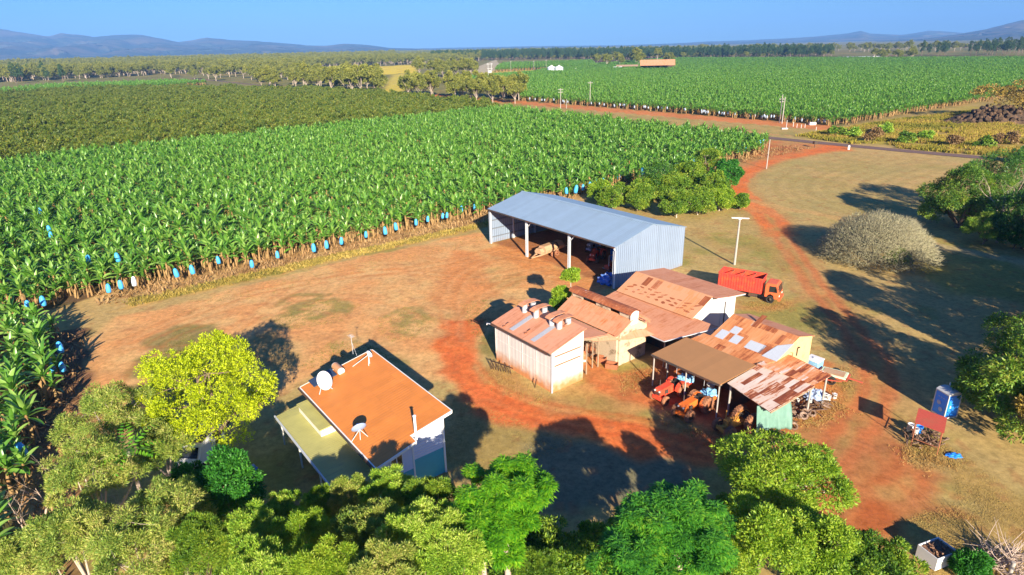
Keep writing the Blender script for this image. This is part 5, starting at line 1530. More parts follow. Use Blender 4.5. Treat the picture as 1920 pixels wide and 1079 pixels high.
M['lf_gum'] = leafy('gum_leaf', [(.06, .085, .02), (.16, .19, .03), (.30, .31, .05), (.42, .37, .08)], transl=.15, patch=.6, patch_scale=.2)
M['lf_pine'] = leafy('pine_needles', [(.016, .05, .022), (.045, .10, .032), (.10, .17, .04)], transl=.05, patch=.5, patch_scale=.2)
M['lf_drybush'] = leafy('brownish_bush_leaf', [(.10, .09, .02), (.26, .18, .04), (.46, .34, .06), (.52, .30, .12)], transl=.1, patch=.8, patch_scale=.12)
M['lf_orch'] = leafy('orchard_leaf', [(.018, .045, .009), (.06, .11, .013), (.16, .20, .02), (.36, .28, .045)], transl=.12, patch=.9, patch_scale=.35)
M['lf_dry'] = leafy('dry_leaf', [(.14, .08, .03), (.3, .19, .08), (.42, .3, .14)], transl=.1, patch=.5)
M['grass'] = leafy('dry_grass', [(.16, .14, .03), (.34, .27, .06), (.52, .38, .10), (.55, .42, .17)], transl=.25, patch=.8, patch_scale=.12, rough=.8, spec=.1)
M['scrub'] = leafy('yellow_scrub', [(.07, .09, .02), (.19, .19, .03), (.36, .31, .04), (.34, .21, .08), (.52, .43, .06)], transl=.2, patch=1.0, patch_scale=.05, rough=.8, spec=.1)
M['straw'] = leafy('dead_banana_leaf', [(.16, .085, .035), (.38, .23, .10), (.58, .40, .2)], transl=.1, patch=.6, rough=.8, spec=.1)
M['lf_banana'] = leafy('banana_leaf', [(.025, .10, .014), (.075, .22, .024), (.16, .36, .045), (.30, .48, .10), (.58, .64, .24)], transl=.3, patch=.5, patch_scale=.35, rough=.33, spec=.6)


def tree(name, kind, px, py, zc, R, mat, label, seed, bark='bark', r0=.2, base_h=None, dens=1.0, lsc=1.0, shape=None, cat='tree', group=None, xy=None, wig=.25):
    """a tree whose crown centre is seen at (px, py), zc metres up"""
    c = xy or at2(px, py, zc)
    q = empty(name, (c[0], c[1], 0), 0, label, cat, group)
    C, D, Nn, L, Wd, Bc = crown_arrays(kind, R, zc, seed, dens, lsc, shape)
    V, F = kites(C, D, Nn, L, Wd, bend=.06)
    keep = V.reshape(-1, 4, 3)[:, :, 2].min(1) > .05
    V = V.reshape(-1, 4, 3)[keep].reshape(-1, 3); F = np.arange(len(V)).reshape(-1, 4)
    mesh_np('crown', V, F, M[mat], parent=q)
    limbs(Bc, base_h or max(.4, zc - R[2] * .75), r0, seed, wig=wig).build('trunk', M[bark], q, recalc=False)
    return q


# -- foreground trees
tree('yellow_tree', 'yellow', 388, 742, 4.9, (4.75, 4.5, 4.6), 'lf_yellow', 'big rounded tree with bright yellow green crown, above the white van', 11, r0=.3)
G1 = 'grey green wattles at the lower left'
for i, (px, py, zc, R, de, lab) in enumerate((
        (205, 790, 4.6, (3.0, 3.0, 2.5), .9, 'grey green wattle beside the yellow tree, crown nearest the banana plants'),
        (310, 835, 3.6, (1.6, 1.6, 1.6), .6, 'open wattle right behind the small palm'),
        (175, 890, 4.8, (2.5, 2.5, 2.4), .85, 'wispy grey green wattle left of the small palm'),
        (320, 965, 4.8, (2.0, 2.0, 2.0), .6, 'thin wattle with pinkish twigs below the small palm'),
        (140, 1010, 4.6, (2.2, 2.2, 2.1), .7, 'sparse wattle standing over the bare grey branches'),
        (255, 1040, 4.8, (2.2, 2.2, 2.2), .6, 'see-through wattle with pale forked trunk at the bottom edge'),
        (30, 1050, 3.6, (1.5, 1.5, 1.4), .6, 'small olive bush in the bottom left corner'))):
    tree('wattle_tree', 'acacia', px, py, zc, R, 'lf_acacia', lab, 30 + i, bark='pale_bark', r0=.12, dens=de, wig=.5, base_h=1.2)
tree('bright_green_tree', 'bush', 425, 912, 4.4, (1.75, 1.75, 2.0), 'lf_green', 'compact vivid green tree below the white van', 51, r0=.1, dens=1.5, lsc=.9)
tree('bright_green_tree', 'bush', 350, 905, 2.2, (1.1, 1.1, 1.3), 'lf_green', 'little vivid green sapling left of the compact green tree', 52, r0=.07, dens=.7, lsc=.8)
BT = ((530, 965, 3.6, 1.25, 'round grey green bottlebrush at the left end of the row by the verandah'),
      (598, 955, 4.0, 1.0, 'slim bottlebrush touching the verandah corner'),
      (655, 935, 4.3, 1.2, 'bottlebrush in front of the mossy verandah roof'),
      (728, 928, 5.0, 1.45, 'tall pale tipped bottlebrush covering the corner of the orange roofed house'),
      (805, 955, 5.6, 1.5, 'golden olive bottlebrush below the teal wall'),
      (470, 1015, 4.2, 1.75, 'broad bottlebrush two rows below the blue bundle'),
      (575, 1020, 4.8, 1.7, 'bushy bottlebrush below the slim one'),
      (690, 1005, 5.4, 1.7, 'full bottlebrush in the middle of the bottom thicket'),
      (790, 1015, 6.0, 1.8, 'olive bottlebrush left of the bright feathery tree at the bottom edge'),
      (380, 1035, 4.6, 1.75, 'bottlebrush below the compact vivid green tree'),
      (490, 1085, 5.6, 1.7, 'bottlebrush cut by the bottom edge, second from the left'),
      (610, 1085, 6.2, 1.6, 'bottlebrush cut by the bottom edge below the bushy one'),
      (725, 1085, 6.6, 1.5, 'dusty bottlebrush at the bottom edge below the full one'),
      (850, 1035, 6.2, 1.6, 'shaded bottlebrush at the bottom edge under the bright feathery tree'),
      (1010, 1085, 2.6, 1.3, 'small pale bottlebrush between the two feathery trees'))
for i, (px, py, zc, rr, lab) in enumerate(BT):
    tree('bottlebrush', 'bottle', px, py, zc, (rr, rr, rr * 1.05), ('lf_bottle', 'lf_lime', 'lf_acacia', 'lf_bottle', 'lf_bush')[i % 5], lab, 70 + i, r0=.09, dens=.75 if rr < 1.4 else 1.0, lsc=.85, base_h=.7)
tree('feathery_tree', 'fern', 950, 945, 6.2, (2.6, 2.5, 2.2), 'lf_fern', 'bright green feathery crowned tree with a bare forked branch, bottom centre', 91, bark='pale_bark', r0=.16, dens=1.25, shape='umbrella')
tree('feathery_tree', 'fern', 905, 1000, 5.8, (2.0, 2.0, 1.7), 'lf_fern', 'lower bright feathery tree in front of the one with the bare branch', 92, bark='pale_bark', r0=.14, dens=.9)
tree('feathery_tree', 'fern', 1275, 1005, 4.8, (3.2, 2.9, 2.2), 'lf_fern_dark', 'deep green feathery tree below the dark shaded lawn', 93, bark='pale_bark', r0=.16, dens=1.35)
tree('feathery_tree', 'fern', 1190, 1060, 4.4, (2.0, 2.0, 1.7), 'lf_fern_dark', 'deep green feathery tree at the bottom edge, left of its bigger neighbour', 94, bark='pale_bark', r0=.12, dens=.8)
tree('lime_tree', 'mango', 1466, 893, 2.7, (3.9, 3.3, 2.0), 'lf_lime', 'spreading light green tree in front of the tractors', 101, bark='pale_bark', r0=.22, dens=1.5, lsc=.75)
tree('lime_shrub', 'bush', 1435, 1015, 4.0, (2.3, 2.1, 2.0), 'lf_lime', 'dense lime green shrub below the spreading light green tree', 102, r0=.1, dens=1.8, lsc=.75)
tree('lime_shrub', 'bush', 1530, 1030, 3.4, (1.9, 1.9, 1.8), 'lf_lime', 'lime green shrub on the edge of the red ground', 103, r0=.1, dens=1.4, lsc=.75)
tree('dark_shrub', 'bush', 1650, 1065, 2.0, (1.9, 1.7, 1.4), 'lf_bush', 'shaded dark green shrub left of the white crate', 104, r0=.1, dens=1.3, lsc=.75)
tree('dark_shrub', 'bush', 1570, 1085, 2.4, (1.8, 1.7, 1.5), 'lf_bush', 'dark green shrub at the bottom edge between lime shrub and shaded shrub', 105, r0=.1, dens=1.3, lsc=.75)
tree('small_shrub', 'bush', 1822, 1062, .9, (.85, .8, .75), 'lf_green', 'small fresh green shrub right of the white crate', 106, r0=.05, dens=.8, lsc=.7)
# -- mangoes on the right
tree('mango_tree', 'mango', 1936, 708, 4.2, (4.5, 4.5, 4.5), 'lf_mango_lit', 'huge round mango tree with a brown patch, behind the blue toilet', 111, r0=.4, dens=1.7)
mg = bpy.context.scene.objects.get('mango_tree')
C, D, Nn, L, Wd, Bc = crown_arrays('bush', (1.5, 1.3, 1.3), 3.9, 77, .7)
V, F = kites(C + np.array([-1.6, -3.6, 0]), D, Nn, L, Wd); tag(mesh_np('dry_patch', V, F, M['lf_drybush'], parent=mg), 'brown dying patch in the mango crown')
tree('mango_tree', 'mango', 0, 0, 4.8, (4.8, 4.8, 4.2), 'lf_mango', 'dark mango tree past the right edge, shading the toilet', 112, r0=.4, dens=1.9, lsc=1.25, xy=(45.8, 30.0))
tree('mango_tree', 'mango', 0, 0, 5.6, (5.2, 5.2, 5.2), 'lf_mango', 'tall mango tree past the right edge, shading the lawn', 113, r0=.4, dens=1.9, lsc=1.25, xy=(49.0, 46.5))
tree('mango_tree', 'mango', 0, 0, 5.3, (6.0, 6.0, 5.2), 'lf_mango', 'mango tree past the right edge behind the shaded lawn', 114, r0=.4, dens=1.9, lsc=1.25, xy=(56.5, 53.0))
tree('mango_tree', 'mango', 0, 0, 5.3, (6.0, 6.0, 5.2), 'lf_mango', 'furthest mango tree past the right edge', 115, r0=.4, dens=1.9, lsc=1.25, xy=(64.5, 60.0))
tree('mango_tree', 'mango', 0, 0, 5.3, (6.0, 6.0, 5.2), 'lf_mango', 'last mango tree of the row past the right edge, behind the dome tree', 122, r0=.4, dens=1.9, lsc=1.25, xy=(73.5, 67.5))
tree('mango_tree', 'mango', 1806, 380, 4.0, (5.7, 5.4, 5.3), 'lf_mango_lit', 'big dark mango tree at the left end of the clump beyond the dome', 116, r0=.4, dens=2.3)
tree('mango_tree', 'mango', 1880, 352, 5.2, (6.0, 5.4, 5.4), 'lf_mango', 'dark mango tree at the back of the clump by the right edge', 117, r0=.4, dens=1.6)
tree('mango_tree', 'mango', 1935, 410, 4.3, (4.6, 4.6, 4.4), 'lf_mango', 'mango tree cut by the right edge beside bleached branches', 118, r0=.4, dens=1.5)
tree('yellow_bush', 'acacia', 1850, 428, 2.4, (3.1, 2.8, 2.3), 'lf_bottle', 'drooping yellowish bush at the foot of the mango clump', 119, r0=.12, dens=1.3, lsc=1.1, base_h=.5)
tree('green_bush', 'bush', 1908, 438, 2.2, (2.4, 2.2, 2.2), 'lf_green', 'bright green bush at the right edge beside the drooping yellowish one', 120, r0=.1, dens=1.3)
tree('roadside_tree', 'bush', 1918, 292, 1.8, (2.4, 2.2, 1.8), 'lf_mango', 'small dark bush where the road leaves the frame', 121, r0=.1, dens=.7)


def bare_branches(name, c, label, seed, n, h, spread, r0, mat, up=.6, parent=None):
    rs = random.Random(seed); mb = MB()

    def grow(p, d, l, r, lev):
        k = 3
        pts = [p]; rr = [r]
        for i in range(k):
            d = (d + Vector((rs.uniform(-.25, .25), rs.uniform(-.25, .25), rs.uniform(-.12, .2)))).normalized()
            pts.append(pts[-1] + d * l / k); rr.append(r * (1 - .45 * (i + 1) / k))
        mb.tube(pts, rr, 6 if lev < 2 else 4, cap=False)
        if lev >= 4: return
        for _ in range(2 if lev else n):
            b = (d + Vector((rs.uniform(-1, 1), rs.uniform(-1, 1), rs.uniform(-.3, .5))) * spread).normalized()
            grow(pts[rs.choice((2, 3))], b, l * rs.uniform(.6, .85), rr[-1] * .85, lev + 1)
    grow(Vector((0, 0, 0)), Vector((rs.uniform(-.2, .2), rs.uniform(-.2, .2), 1)), h, r0, 0)
    o = mb.build(name, mat, parent, recalc=False)
    if parent is None: o.location = (c[0], c[1], 0); tag(o, label, 'tree')
    return o


bare_branches('dead_tree', at2(85, 975), 'bleached bare branches leaning over the banana edge at lower left', 5, 4, 1.8, .8, .09, M['dead'])
bare_branches('dead_tree', at2(60, 1050), 'second set of bare grey branches in the lower left corner', 9, 4, 1.7, .9, .08, M['dead'])
bare_branches('dead_tree', at2(215, 1075), 'pale forked bare trunk showing through the bottom wattles', 14, 4, 1.9, .6, .11, M['dead'])
c = at2(1888, 385, 5.5); bare_branches('dead_tree', c, 'bleached dead branches in front of the mango clump at the right edge', 21, 6, 4.2, .8, .22, M['dead'])

# -- the leafless dome of twigs
c = at2(1640, 482); q = empty('dome_tree', (c[0], c[1], 0), 0, 'wide grey dome shaped tree of dense twigs and sparse leaves on the lawn', 'tree')
rs = random.Random(2); tr, tw = MB(), MB()
DR, DH = 7.1, 5.7
tips = []
for k in range(16):
    a = 2 * math.pi * k / 16 + rs.uniform(-.2, .2); el = rs.uniform(.12, 1.25)
    d = Vector((math.cos(a) * math.cos(el), math.sin(a) * math.cos(el), math.sin(el)))
    e = Vector((d.x * DR, d.y * DR, d.z * DH)) * .55
    tr.tube([(0, 0, -.1), e * .4 + Vector((0, 0, .5)), e + Vector((0, 0, .3))], [.2, .13, .07], 6, cap=False)
    tips.append(e + Vector((0, 0, .3)))
    for j in range(6):
        b = (d + Vector((rs.uniform(-1, 1), rs.uniform(-1, 1), rs.uniform(-.5, .9))) * .55); b.z = max(b.z, -.02); b.normalize()
        e2 = Vector((b.x * DR, b.y * DR, b.z * DH + .3)) * rs.uniform(.74, .86)
        tr.tube([tips[k] * .75, (tips[k] + e2) / 2 + Vector((rs.uniform(-.3, .3), rs.uniform(-.3, .3), .15)), e2], [.07, .045, .028], 4, cap=False)
        tips.append(e2)
tr.build('trunk', M['twig'], q, recalc=False)
r = np.random.default_rng(6)
n = 21000
d = rdir(r, n, -.03, 1.0)
lump_ = .96 + .04 * np.sin(d[:, 0] * 9 + 1) * np.sin(d[:, 1] * 8) + .02 * np.sin(d[:, 2] * 13 + d[:, 0] * 17)
rad = (1.03 - .42 * r.random(n) ** 1.2) * lump_
C = d * np.array([DR, DR, DH]) * rad[:, None] * np.where(d[:, 2:] < .3, 1.0 + .10 * (.3 - d[:, 2:]) / .3 * np.array([1, 1, 0]), 1.0) + np.array([0, 0, .35])
D = unit(d + rdir(r, n) * .75 + np.array([0, 0, .25]))
# twigs as thin three-sided spines
L = r.uniform(.25, .85, n)[:, None]; w = r.uniform(.014, .032, n)[:, None]
S = unit(np.cross(D, rdir(r, n))); U2 = np.cross(D, S)
V = np.stack([C + S * w, C - S * w * .5 + U2 * w * .87, C - S * w * .5 - U2 * w * .87, C + D * L], 1).reshape(-1, 3)
b = np.arange(n)[:, None] * 4
F = np.concatenate([b + np.array([[0, 1, 3]]), b + np.array([[1, 2, 3]]), b + np.array([[2, 0, 3]])])
mesh_np('twigs', V, F, M['twig'], parent=q)
n = 5200
d = rdir(r, n, 0, 1.0)
C = d * np.array([DR, DR, DH]) * r.uniform(.8, 1.02, (n, 1)) + np.array([0, 0, .35])
V, F = kites(C, unit(d + rdir(r, n)), unit(d + rdir(r, n) * .6), r.uniform(.12, .28, n), r.uniform(.06, .11, n))
M['lf_silver'] = leafy('silver_green_leaf', [(.17, .18, .09), (.29, .29, .16), (.40, .38, .24)], transl=.1, patch=.5)
mesh_np('leaves', V, F, M['lf_silver'], parent=q)
C, D, Nn, L, Wd, Bc = crown_arrays('bush', (1.5, 1.2, 1.0), 1.2, 8, .25)
V, F = kites(C + np.array([.6, -4.6, 0]), D, Nn, L, Wd); mesh_np('green_shoots', V, F, M['lf_bush'], parent=q)

# -- shrubs behind the machinery shed
SH = ((1125, 358, 1.8, 2.2, 'lf_lime', 'yellowish shrub right above the shed roof ridge, far left of its clump'),
      (1215, 352, 2.4, 2.9, 'lf_bush', 'broad shrub between the dark tall shrub and the shed roof'),
      (1260, 352, 2.6, 3.0, 'lf_bush', 'mid green shrub filling the middle of the clump behind the shed'),
      (1340, 350, 2.6, 3.0, 'lf_bush', 'full olive shrub on the right half of the clump behind the shed'),
      (1150, 368, 2.2, 2.6, 'lf_bush', 'rounded olive shrub just behind the shed roof, leftmost of its clump'),
      (1195, 372, 2.2, 2.6, 'lf_bush', 'rounded shrub second along behind the shed roof'),
      (1238, 335, 3.8, 3.6, 'lf_mango', 'dark tall shrub at the back of the clump behind the shed'),
      (1330, 315, 3.6, 3.7, 'lf_bush', 'bright green tree at the back right of the clump behind the shed'),
      (1270, 385, 2.2, 2.7, 'lf_bush', 'dark bluish shrub in the middle of the clump behind the shed'),
      (1310, 380, 2.2, 2.9, 'lf_bush', 'greyish shrub above the right end of the shed roof'),
      (1350, 375, 2.0, 2.6, 'lf_lime', 'light green shrub at the right end of the clump behind the shed'),
      (1290, 335, 3.2, 3.2, 'lf_bush', 'olive shrub in the second row of the clump behind the shed'),
      (1362, 325, 3.0, 3.0, 'lf_green', 'green shrub against the last banana plants'),
      (1388, 379, 1.3, 1.5, 'lf_bush', 'small separate round bush beside the red driveway'))
for i, (px, py, zc, rr, m_, lab) in enumerate(SH):
    tree('shrub', 'bush', px, py, zc, (rr, rr * .95, max(zc, rr * .85)), m_, lab, 140 + i, bark='pale_bark', r0=.12, dens=1.3, lsc=1.3, cat='shrub')

# -- papayas by the packing shed, small palm among the wattles
def rosette(q, z, n, L, mat, seed, el=(.1, .8), wd=.3, name='crown'):
    r = np.random.default_rng(seed); V, F = [], []
    mb_v, k = [], 0
    for i in range(n):
        a = 2 * math.pi * i / n + r.uniform(-.2, .2); e = r.uniform(*el)
        st = 9
        P = []
        d = np.array([math.cos(a) * math.cos(e), math.sin(a) * math.cos(e), math.sin(e)]); p = np.array([0, 0, z])
        for j in range(st):
            P.append(p.copy()); p = p + d * L / st; d = unit(d + np.array([0, 0, -.13]))
        P = np.array(P)
        for j in range(1, st):
            t = unit(P[j] - P[j - 1]); s = unit(np.cross(t, [0, 0, 1.]))
            for sg in (-1, 1):
                mb_v.append((P[j], unit(s * sg + t * .6 - np.array([0, 0, .25])), np.cross(t, s), wd * L * (1 - abs(j / st - .45)) * r.uniform(.8, 1.1)))
    C = np.array([m[0] for m in mb_v]); D = np.array([m[1] for m in mb_v]); Nn = np.array([m[2] for m in mb_v]); LL = np.array([m[3] for m in mb_v])
    V, F = kites(C, D, Nn, LL, LL * .28)
    return mesh_np(name, V, F, mat, parent=q)


def papaya(px, py, z, rr, label, seed):
    c = at2(px, py, z); q = empty('papaya_tree', (c[0], c[1], 0), 0, label, 'tree')
    MB().tube([(.1, 0, 0), (.05, 0, z * .5), (0, 0, z)], [.1, .08, .05], 8).build('trunk', M['pale_bark'], q)
    C, D, Nn, L, Wd, Bc = crown_arrays('bush', (rr, rr, rr * .7), z + .1, seed, .35, 1.1); V, F = kites(C, D, Nn, L, Wd); mesh_np('crown', V, F, M['lf_lime'], parent=q)


papaya(1070, 519, 5.2, .85, 'tall thin papaya tree with a tuft of leaves by the packing shed', 3)
papaya(1053, 552, 3.6, .8, 'shorter bushy papaya tree beside the tall thin one', 4)
papaya(1047, 570, 2.6, .75, 'lowest papaya plant half hidden by the packing shed roof', 5)
c = at2(240, 848, 5.6); q = empty('palm_tree', (c[0], c[1], 0), 0, 'small palm with arching green fronds among the grey green wattles', 'palm')
MB().tube([(0, 0, 0), (.05, 0, 2.8), (0, 0, 5.6)], [.16, .13, .1], 9).build('trunk', M['pale_bark'], q); rosette(q, 5.6, 13, 2.2, M['lf_fern'], 3, (.2, 1.2), .26)
UG = ((560, 1010), (640, 1050), (820, 1075), (980, 1050), (1060, 1075), (1010, 1020), (760, 985), (450, 1060), (1130, 1030), (1350, 1060), (1600, 1050), (1400, 960))
for i, (px, py) in enumerate(UG):
    tree('undergrowth_bush', 'bush', px, py, 1.0, (1.9, 1.7, 1.3), 'lf_bush', 'low dark bush filling the shade under the bottom row of trees', 600 + i, r0=.05, dens=.9, lsc=.85, cat='bush', group='low bushes under the bottom trees')
tree('undergrowth_bush', 'bush', 400, 960, 1.2, (1.8, 1.5, 1.2), 'lf_bush', 'low dark undergrowth bush below the compact vivid green tree', 131, r0=.06, dens=1.0)

# ------------------------------------------------------------------ bananas
def banana_leaf(r, p0, az, th0, L, Wd, curl):
    st = 7
    th = th0; p = np.array(p0, float); V = []
    ca, sa = math.cos(az), math.sin(az)
    side = np.array([-sa, ca, 0]); tw = r.uniform(-.5, .5)
    for j in range(st + 1):
        u = j / st
        d = np.array([math.sin(th) * ca, math.sin(th) * sa, math.cos(th)])
        nrm = np.cross(side, d)
        w = Wd * (0.06 if j == 0 else (math.sin(math.pi * min(1, .06 + u * .94)) ** .55 if u < .97 else .12)) / 2
        s2 = side * math.cos(tw) + nrm * math.sin(tw)
        n2 = np.cross(s2, d)
        V += [p + s2 * w - n2 * w * .35, p, p - s2 * w - n2 * w * .35]
        p = p + d * L / st; th += curl * (1.0 if u > .15 else .3) / st
    F = []
    for j in range(st):
        a = j * 3
        F += [(a, a + 1, a + 4, a + 3), (a + 1, a + 2, a + 5, a + 4)]
    return np.array(V), np.array(F)


def make_banana(seed):
    r = np.random.default_rng(seed)
    Vs, Fs, o = [], [], 0
    sm = MB(); st_v = []
    for (x, y, h, n, sc_) in ((0, 0, 2.1, 18, 1.0), (.6 * r.choice((-1, 1)), .4 * r.uniform(-1, 1), r.uniform(1.0, 1.7), 9, .85)):
        lx, ly = r.uniform(-.15, .15, 2)
        top = np.array([x + lx, y + ly, h])
        sm.tube([(x, y, -.05), (x + lx * .4, y + ly * .4, h * .5), tuple(top), (top[0], top[1], h + .25)], [.17 * sc_, .13 * sc_, .09 * sc_, .04], 8, cap=False)
        a0 = r.uniform(0, 6.28)
        for i in range(n):
            a = a0 + i * 2.4 + r.uniform(-.3, .3)
            th = .06 + 1.55 * (i / n) ** 1.15 + r.uniform(-.12, .12)
            V, F = banana_leaf(r, top + np.array([0, 0, .15 - .35 * i / n]), a, th, sc_ * r.uniform(1.1, 1.8), sc_ * r.uniform(.26, .38), r.uniform(.3, 1.35))
            Vs.append(V); Fs.append(F + o); o += len(V)
        # hanging dead leaves
        for i in range(7 if sc_ == 1 else 2):
            a = r.uniform(0, 6.28); z = h * r.uniform(.55, 1.0)
            p = Vector((x + math.cos(a) * .14, y + math.sin(a) * .14, z)); q_ = p + Vector((math.cos(a) * .28, math.sin(a) * .28, -.25)); e = q_ + Vector((math.cos(a) * .05, math.sin(a) * .05, -r.uniform(.5, 1.1)))
            sd = Vector((-math.sin(a), math.cos(a), 0)) * r.uniform(.07, .16)
            sm.add([p, q_ + sd, e, q_ - sd], [(0, 1, 2, 3)])
    return np.concatenate(Vs), np.concatenate(Fs), sm


protos = []
for v in range(8):
    V, F, smb = make_banana(400 + v)
    o = mesh_np('banana_plant', V, F, M['lf_banana'])
    s = smb.build('stem', M['stem'], o, recalc=False)
    protos.append((o, s))

r = np.random.default_rng(99)


def rows(poly, ds, dt, jit):
    P = np.array([ST(*p) for p in poly]); s = np.arange(P[:, 0].min(), P[:, 0].max(), ds); t = np.arange(P[:, 1].min(), P[:, 1].max(), dt)
    s_, t_ = np.meshgrid(s, t); s_, t_ = s_.ravel(), t_.ravel()
    s_ = s_ + r.uniform(-jit, jit, len(s_)); t_ = t_ + r.uniform(-jit, jit, len(t_))
    x, y = CS * s_ - SN * t_, SN * s_ + CS * t_
    k = inside(poly, x, y)
    return np.stack([x[k], y[k]], 1)


def project(p):
    d = p - np.array([0, 0, H]); a = d @ cF
    return 960 + FPX * (d @ RX) / a, 539.5 - FPX * (d @ UX) / a, a


def in_view(p, m=60, z=2.5):
    P = np.concatenate([p, np.full((len(p), 1), z)], 1)
    x, y, a = project(P)
    return (a > 1) & (x > -m) & (x < 1920 + m) & (y > -m) & (y < 1079 + m * 2.2)


BAN1 = rows([W(-89.2, -60), W(-89.2, 100), W(-91, 153), W(-101, 172), W(-236, 178), W(-214, -60)], 2.0, 1.7, .5)
BAN2 = rows([W(-78.5, -.5), W(-30, -8), W(-30, -60), W(-86, -60), W(-86, -6)], 1.9, 1.9, .45)
n1 = len(BAN1)
ALL = np.concatenate([BAN1, BAN2]); blk = np.arange(len(ALL)) >= n1
vis = in_view(ALL); ALL, blk = ALL[vis], blk[vis]
S_a, T_a = CS * ALL[:, 0] + SN * ALL[:, 1], -SN * ALL[:, 0] + CS * ALL[:, 1]
order = np.argsort(np.hypot(ALL[:, 0], ALL[:, 1]))
near_i, far_i = order[:300], order[300:]
used = set()
LB = {'block': ('banana plant in the small block at the left edge, beside the shaded dirt track', 'banana plants of the small left block'),
      'edge': ('banana plant in the front row of the big field, bare tan stem above straw', 'banana plants of the big field front row'),
      'field': ('banana plant inside the big field behind the front row', 'banana plants inside the big field')}
for i in near_i:
    v = len(used) if len(used) < 8 else int(r.integers(0, 8))
    if v in used: o = copy_tree(protos[v][0])
    else: o = protos[v][0]; used.add(v)
    o.location = (ALL[i, 0], ALL[i, 1], 0); o.rotation_euler = (0, 0, r.uniform(0, 6.28)); k = r.uniform(.8, 1.18); o.scale = (k, k, k * r.uniform(.92, 1.08))
    kk = 'block' if blk[i] else ('edge' if S_a[i] > -92 else 'field')
    tag(o, LB[kk][0], 'banana plant', LB[kk][1])


def scatter(name, xy, rot, scl, idx, sources, label, cat, z=None, kind='stuff'):
    """one object that repeats the sources at its points (geometry nodes)"""
    n = len(xy)
    me = bpy.data.meshes.new(name); me.vertices.add(n)
    P = np.concatenate([xy, np.zeros((n, 1)) if z is None else z[:, None]], 1)
    me.vertices.foreach_set('co', P.astype(np.float32).ravel())
    for nm, ty, dat in (('rot', 'FLOAT_VECTOR', np.stack([rot * 0, rot * 0, rot], 1)), ('scl', 'FLOAT_VECTOR', scl), ('vi', 'INT', idx)):
        a = me.attributes.new(nm, ty, 'POINT')
        a.data.foreach_set('vector' if ty == 'FLOAT_VECTOR' else 'value', np.ascontiguousarray(dat, dtype=np.float32 if ty == 'FLOAT_VECTOR' else np.int32).ravel())
    o = bpy.data.objects.new(name, me); COL.objects.link(o)
    ng = bpy.data.node_groups.new(name, 'GeometryNodeTree')
    ng.interface.new_socket('Geometry', in_out='INPUT', socket_type='NodeSocketGeometry'); ng.interface.new_socket('Geometry', in_out='OUTPUT', socket_type='NodeSocketGeometry')
    nd, lk = ng.nodes, ng.links
    gi, go = nd.new('NodeGroupInput'), nd.new('NodeGroupOutput')
    ja = nd.new('GeometryNodeJoinGeometry')
    for src in sources:
        j = nd.new('GeometryNodeJoinGeometry')
        for ob in src:
            oi = nd.new('GeometryNodeObjectInfo'); oi.transform_space = 'ORIGINAL'; oi.inputs['Object'].default_value = ob
            lk.new(oi.outputs['Geometry'], j.inputs[0])
        g2 = nd.new('GeometryNodeGeometryToInstance'); lk.new(j.outputs[0], g2.inputs[0]); lk.new(g2.outputs[0], ja.inputs[0])
    ip = nd.new('GeometryNodeInstanceOnPoints'); ip.inputs['Pick Instance'].default_value = True
    def attr(nm, ty):
        a = nd.new('GeometryNodeInputNamedAttribute'); a.data_type = ty; a.inputs['Name'].default_value = nm
        return [s for s in a.outputs if s.enabled and s.name == 'Attribute'][0]
    er = nd.new('FunctionNodeEulerToRotation'); lk.new(attr('rot', 'FLOAT_VECTOR'), er.inputs[0])
    lk.new(gi.outputs[0], ip.inputs['Points']); lk.new(ja.outputs[0], ip.inputs['Instance'])
    lk.new(er.outputs[0], ip.inputs['Rotation']); lk.new(attr('scl', 'FLOAT_VECTOR'), ip.inputs['Scale']); lk.new(attr('vi', 'INT'), ip.inputs['Instance Index'])
    lk.new(ip.outputs[0], go.inputs[0])
    md = o.modifiers.new('scatter', 'NODES'); md.node_group = ng
    return tag(o, label, cat, kind=kind)


def sca(n, lo, hi, flat=1.): k = r.uniform(lo, hi, (n, 1)); return np.concatenate([k, k, k * flat * r.uniform(.9, 1.1, (n, 1))], 1)


BS = [list(p) for p in protos]
P_ = ALL[far_i]; n = len(P_)
scatter('banana_plantation', P_, r.uniform(0, 6.28, n), sca(n, .72, 1.28), r.integers(0, 8, n), BS, 'dense green banana plantation filling the middle of the view', 'banana plantation')
FARP = [W(-106.5, 223.5), W(-103, 330), W(-95, 1000), W(-800, 1000), W(-640, 560), W(-560, 470), W(-520, 330), W(-283, 226)]
P2 = rows(FARP, 2.7, 2.5, .7); P2 = P2[in_view(P2, 30)]
dq = np.hypot(P2[:, 0], P2[:, 1]); P2 = P2[(dq < 520) | (r.random(len(P2)) < np.clip(520 / dq, .3, 1) ** 1.2)]
dq = np.hypot(P2[:, 0], P2[:, 1])
n = len(P2); sk = sca(n, .95, 1.2) * np.clip(dq / 560, 1, 1.6)[:, None]; sk[:, 2] /= np.clip(dq / 560, 1, 1.6)
scatter('far_banana_plantation', P2, r.uniform(0, 6.28, n), sk, r.integers(0, 8, n), BS, 'second wide banana plantation beyond the road', 'banana plantation')
P3 = rows(PXL((0, 176), (100, 166), (330, 158), (395, 160), (300, 167), (120, 174), (0, 184)), 4, 4, 1.2); n = len(P3)
scatter('small_banana_field', P3, r.uniform(0, 6.28, n), sca(n, 1.3, 1.7), r.integers(0, 8, n), BS, 'narrow light green banana field behind the orchard at left', 'banana plantation')
P4 = rows(PXL((925, 136), (945, 122), (1110, 117), (1120, 130), (1010, 131)), 6, 5, .4); n = len(P4)
scatter('crop_field', P4, r.uniform(0, 6.28, n), sca(n, 1.6, 2.0, .8), r.integers(0, 8, n), BS, 'dark green striped crop field beside the silos', 'crop field')

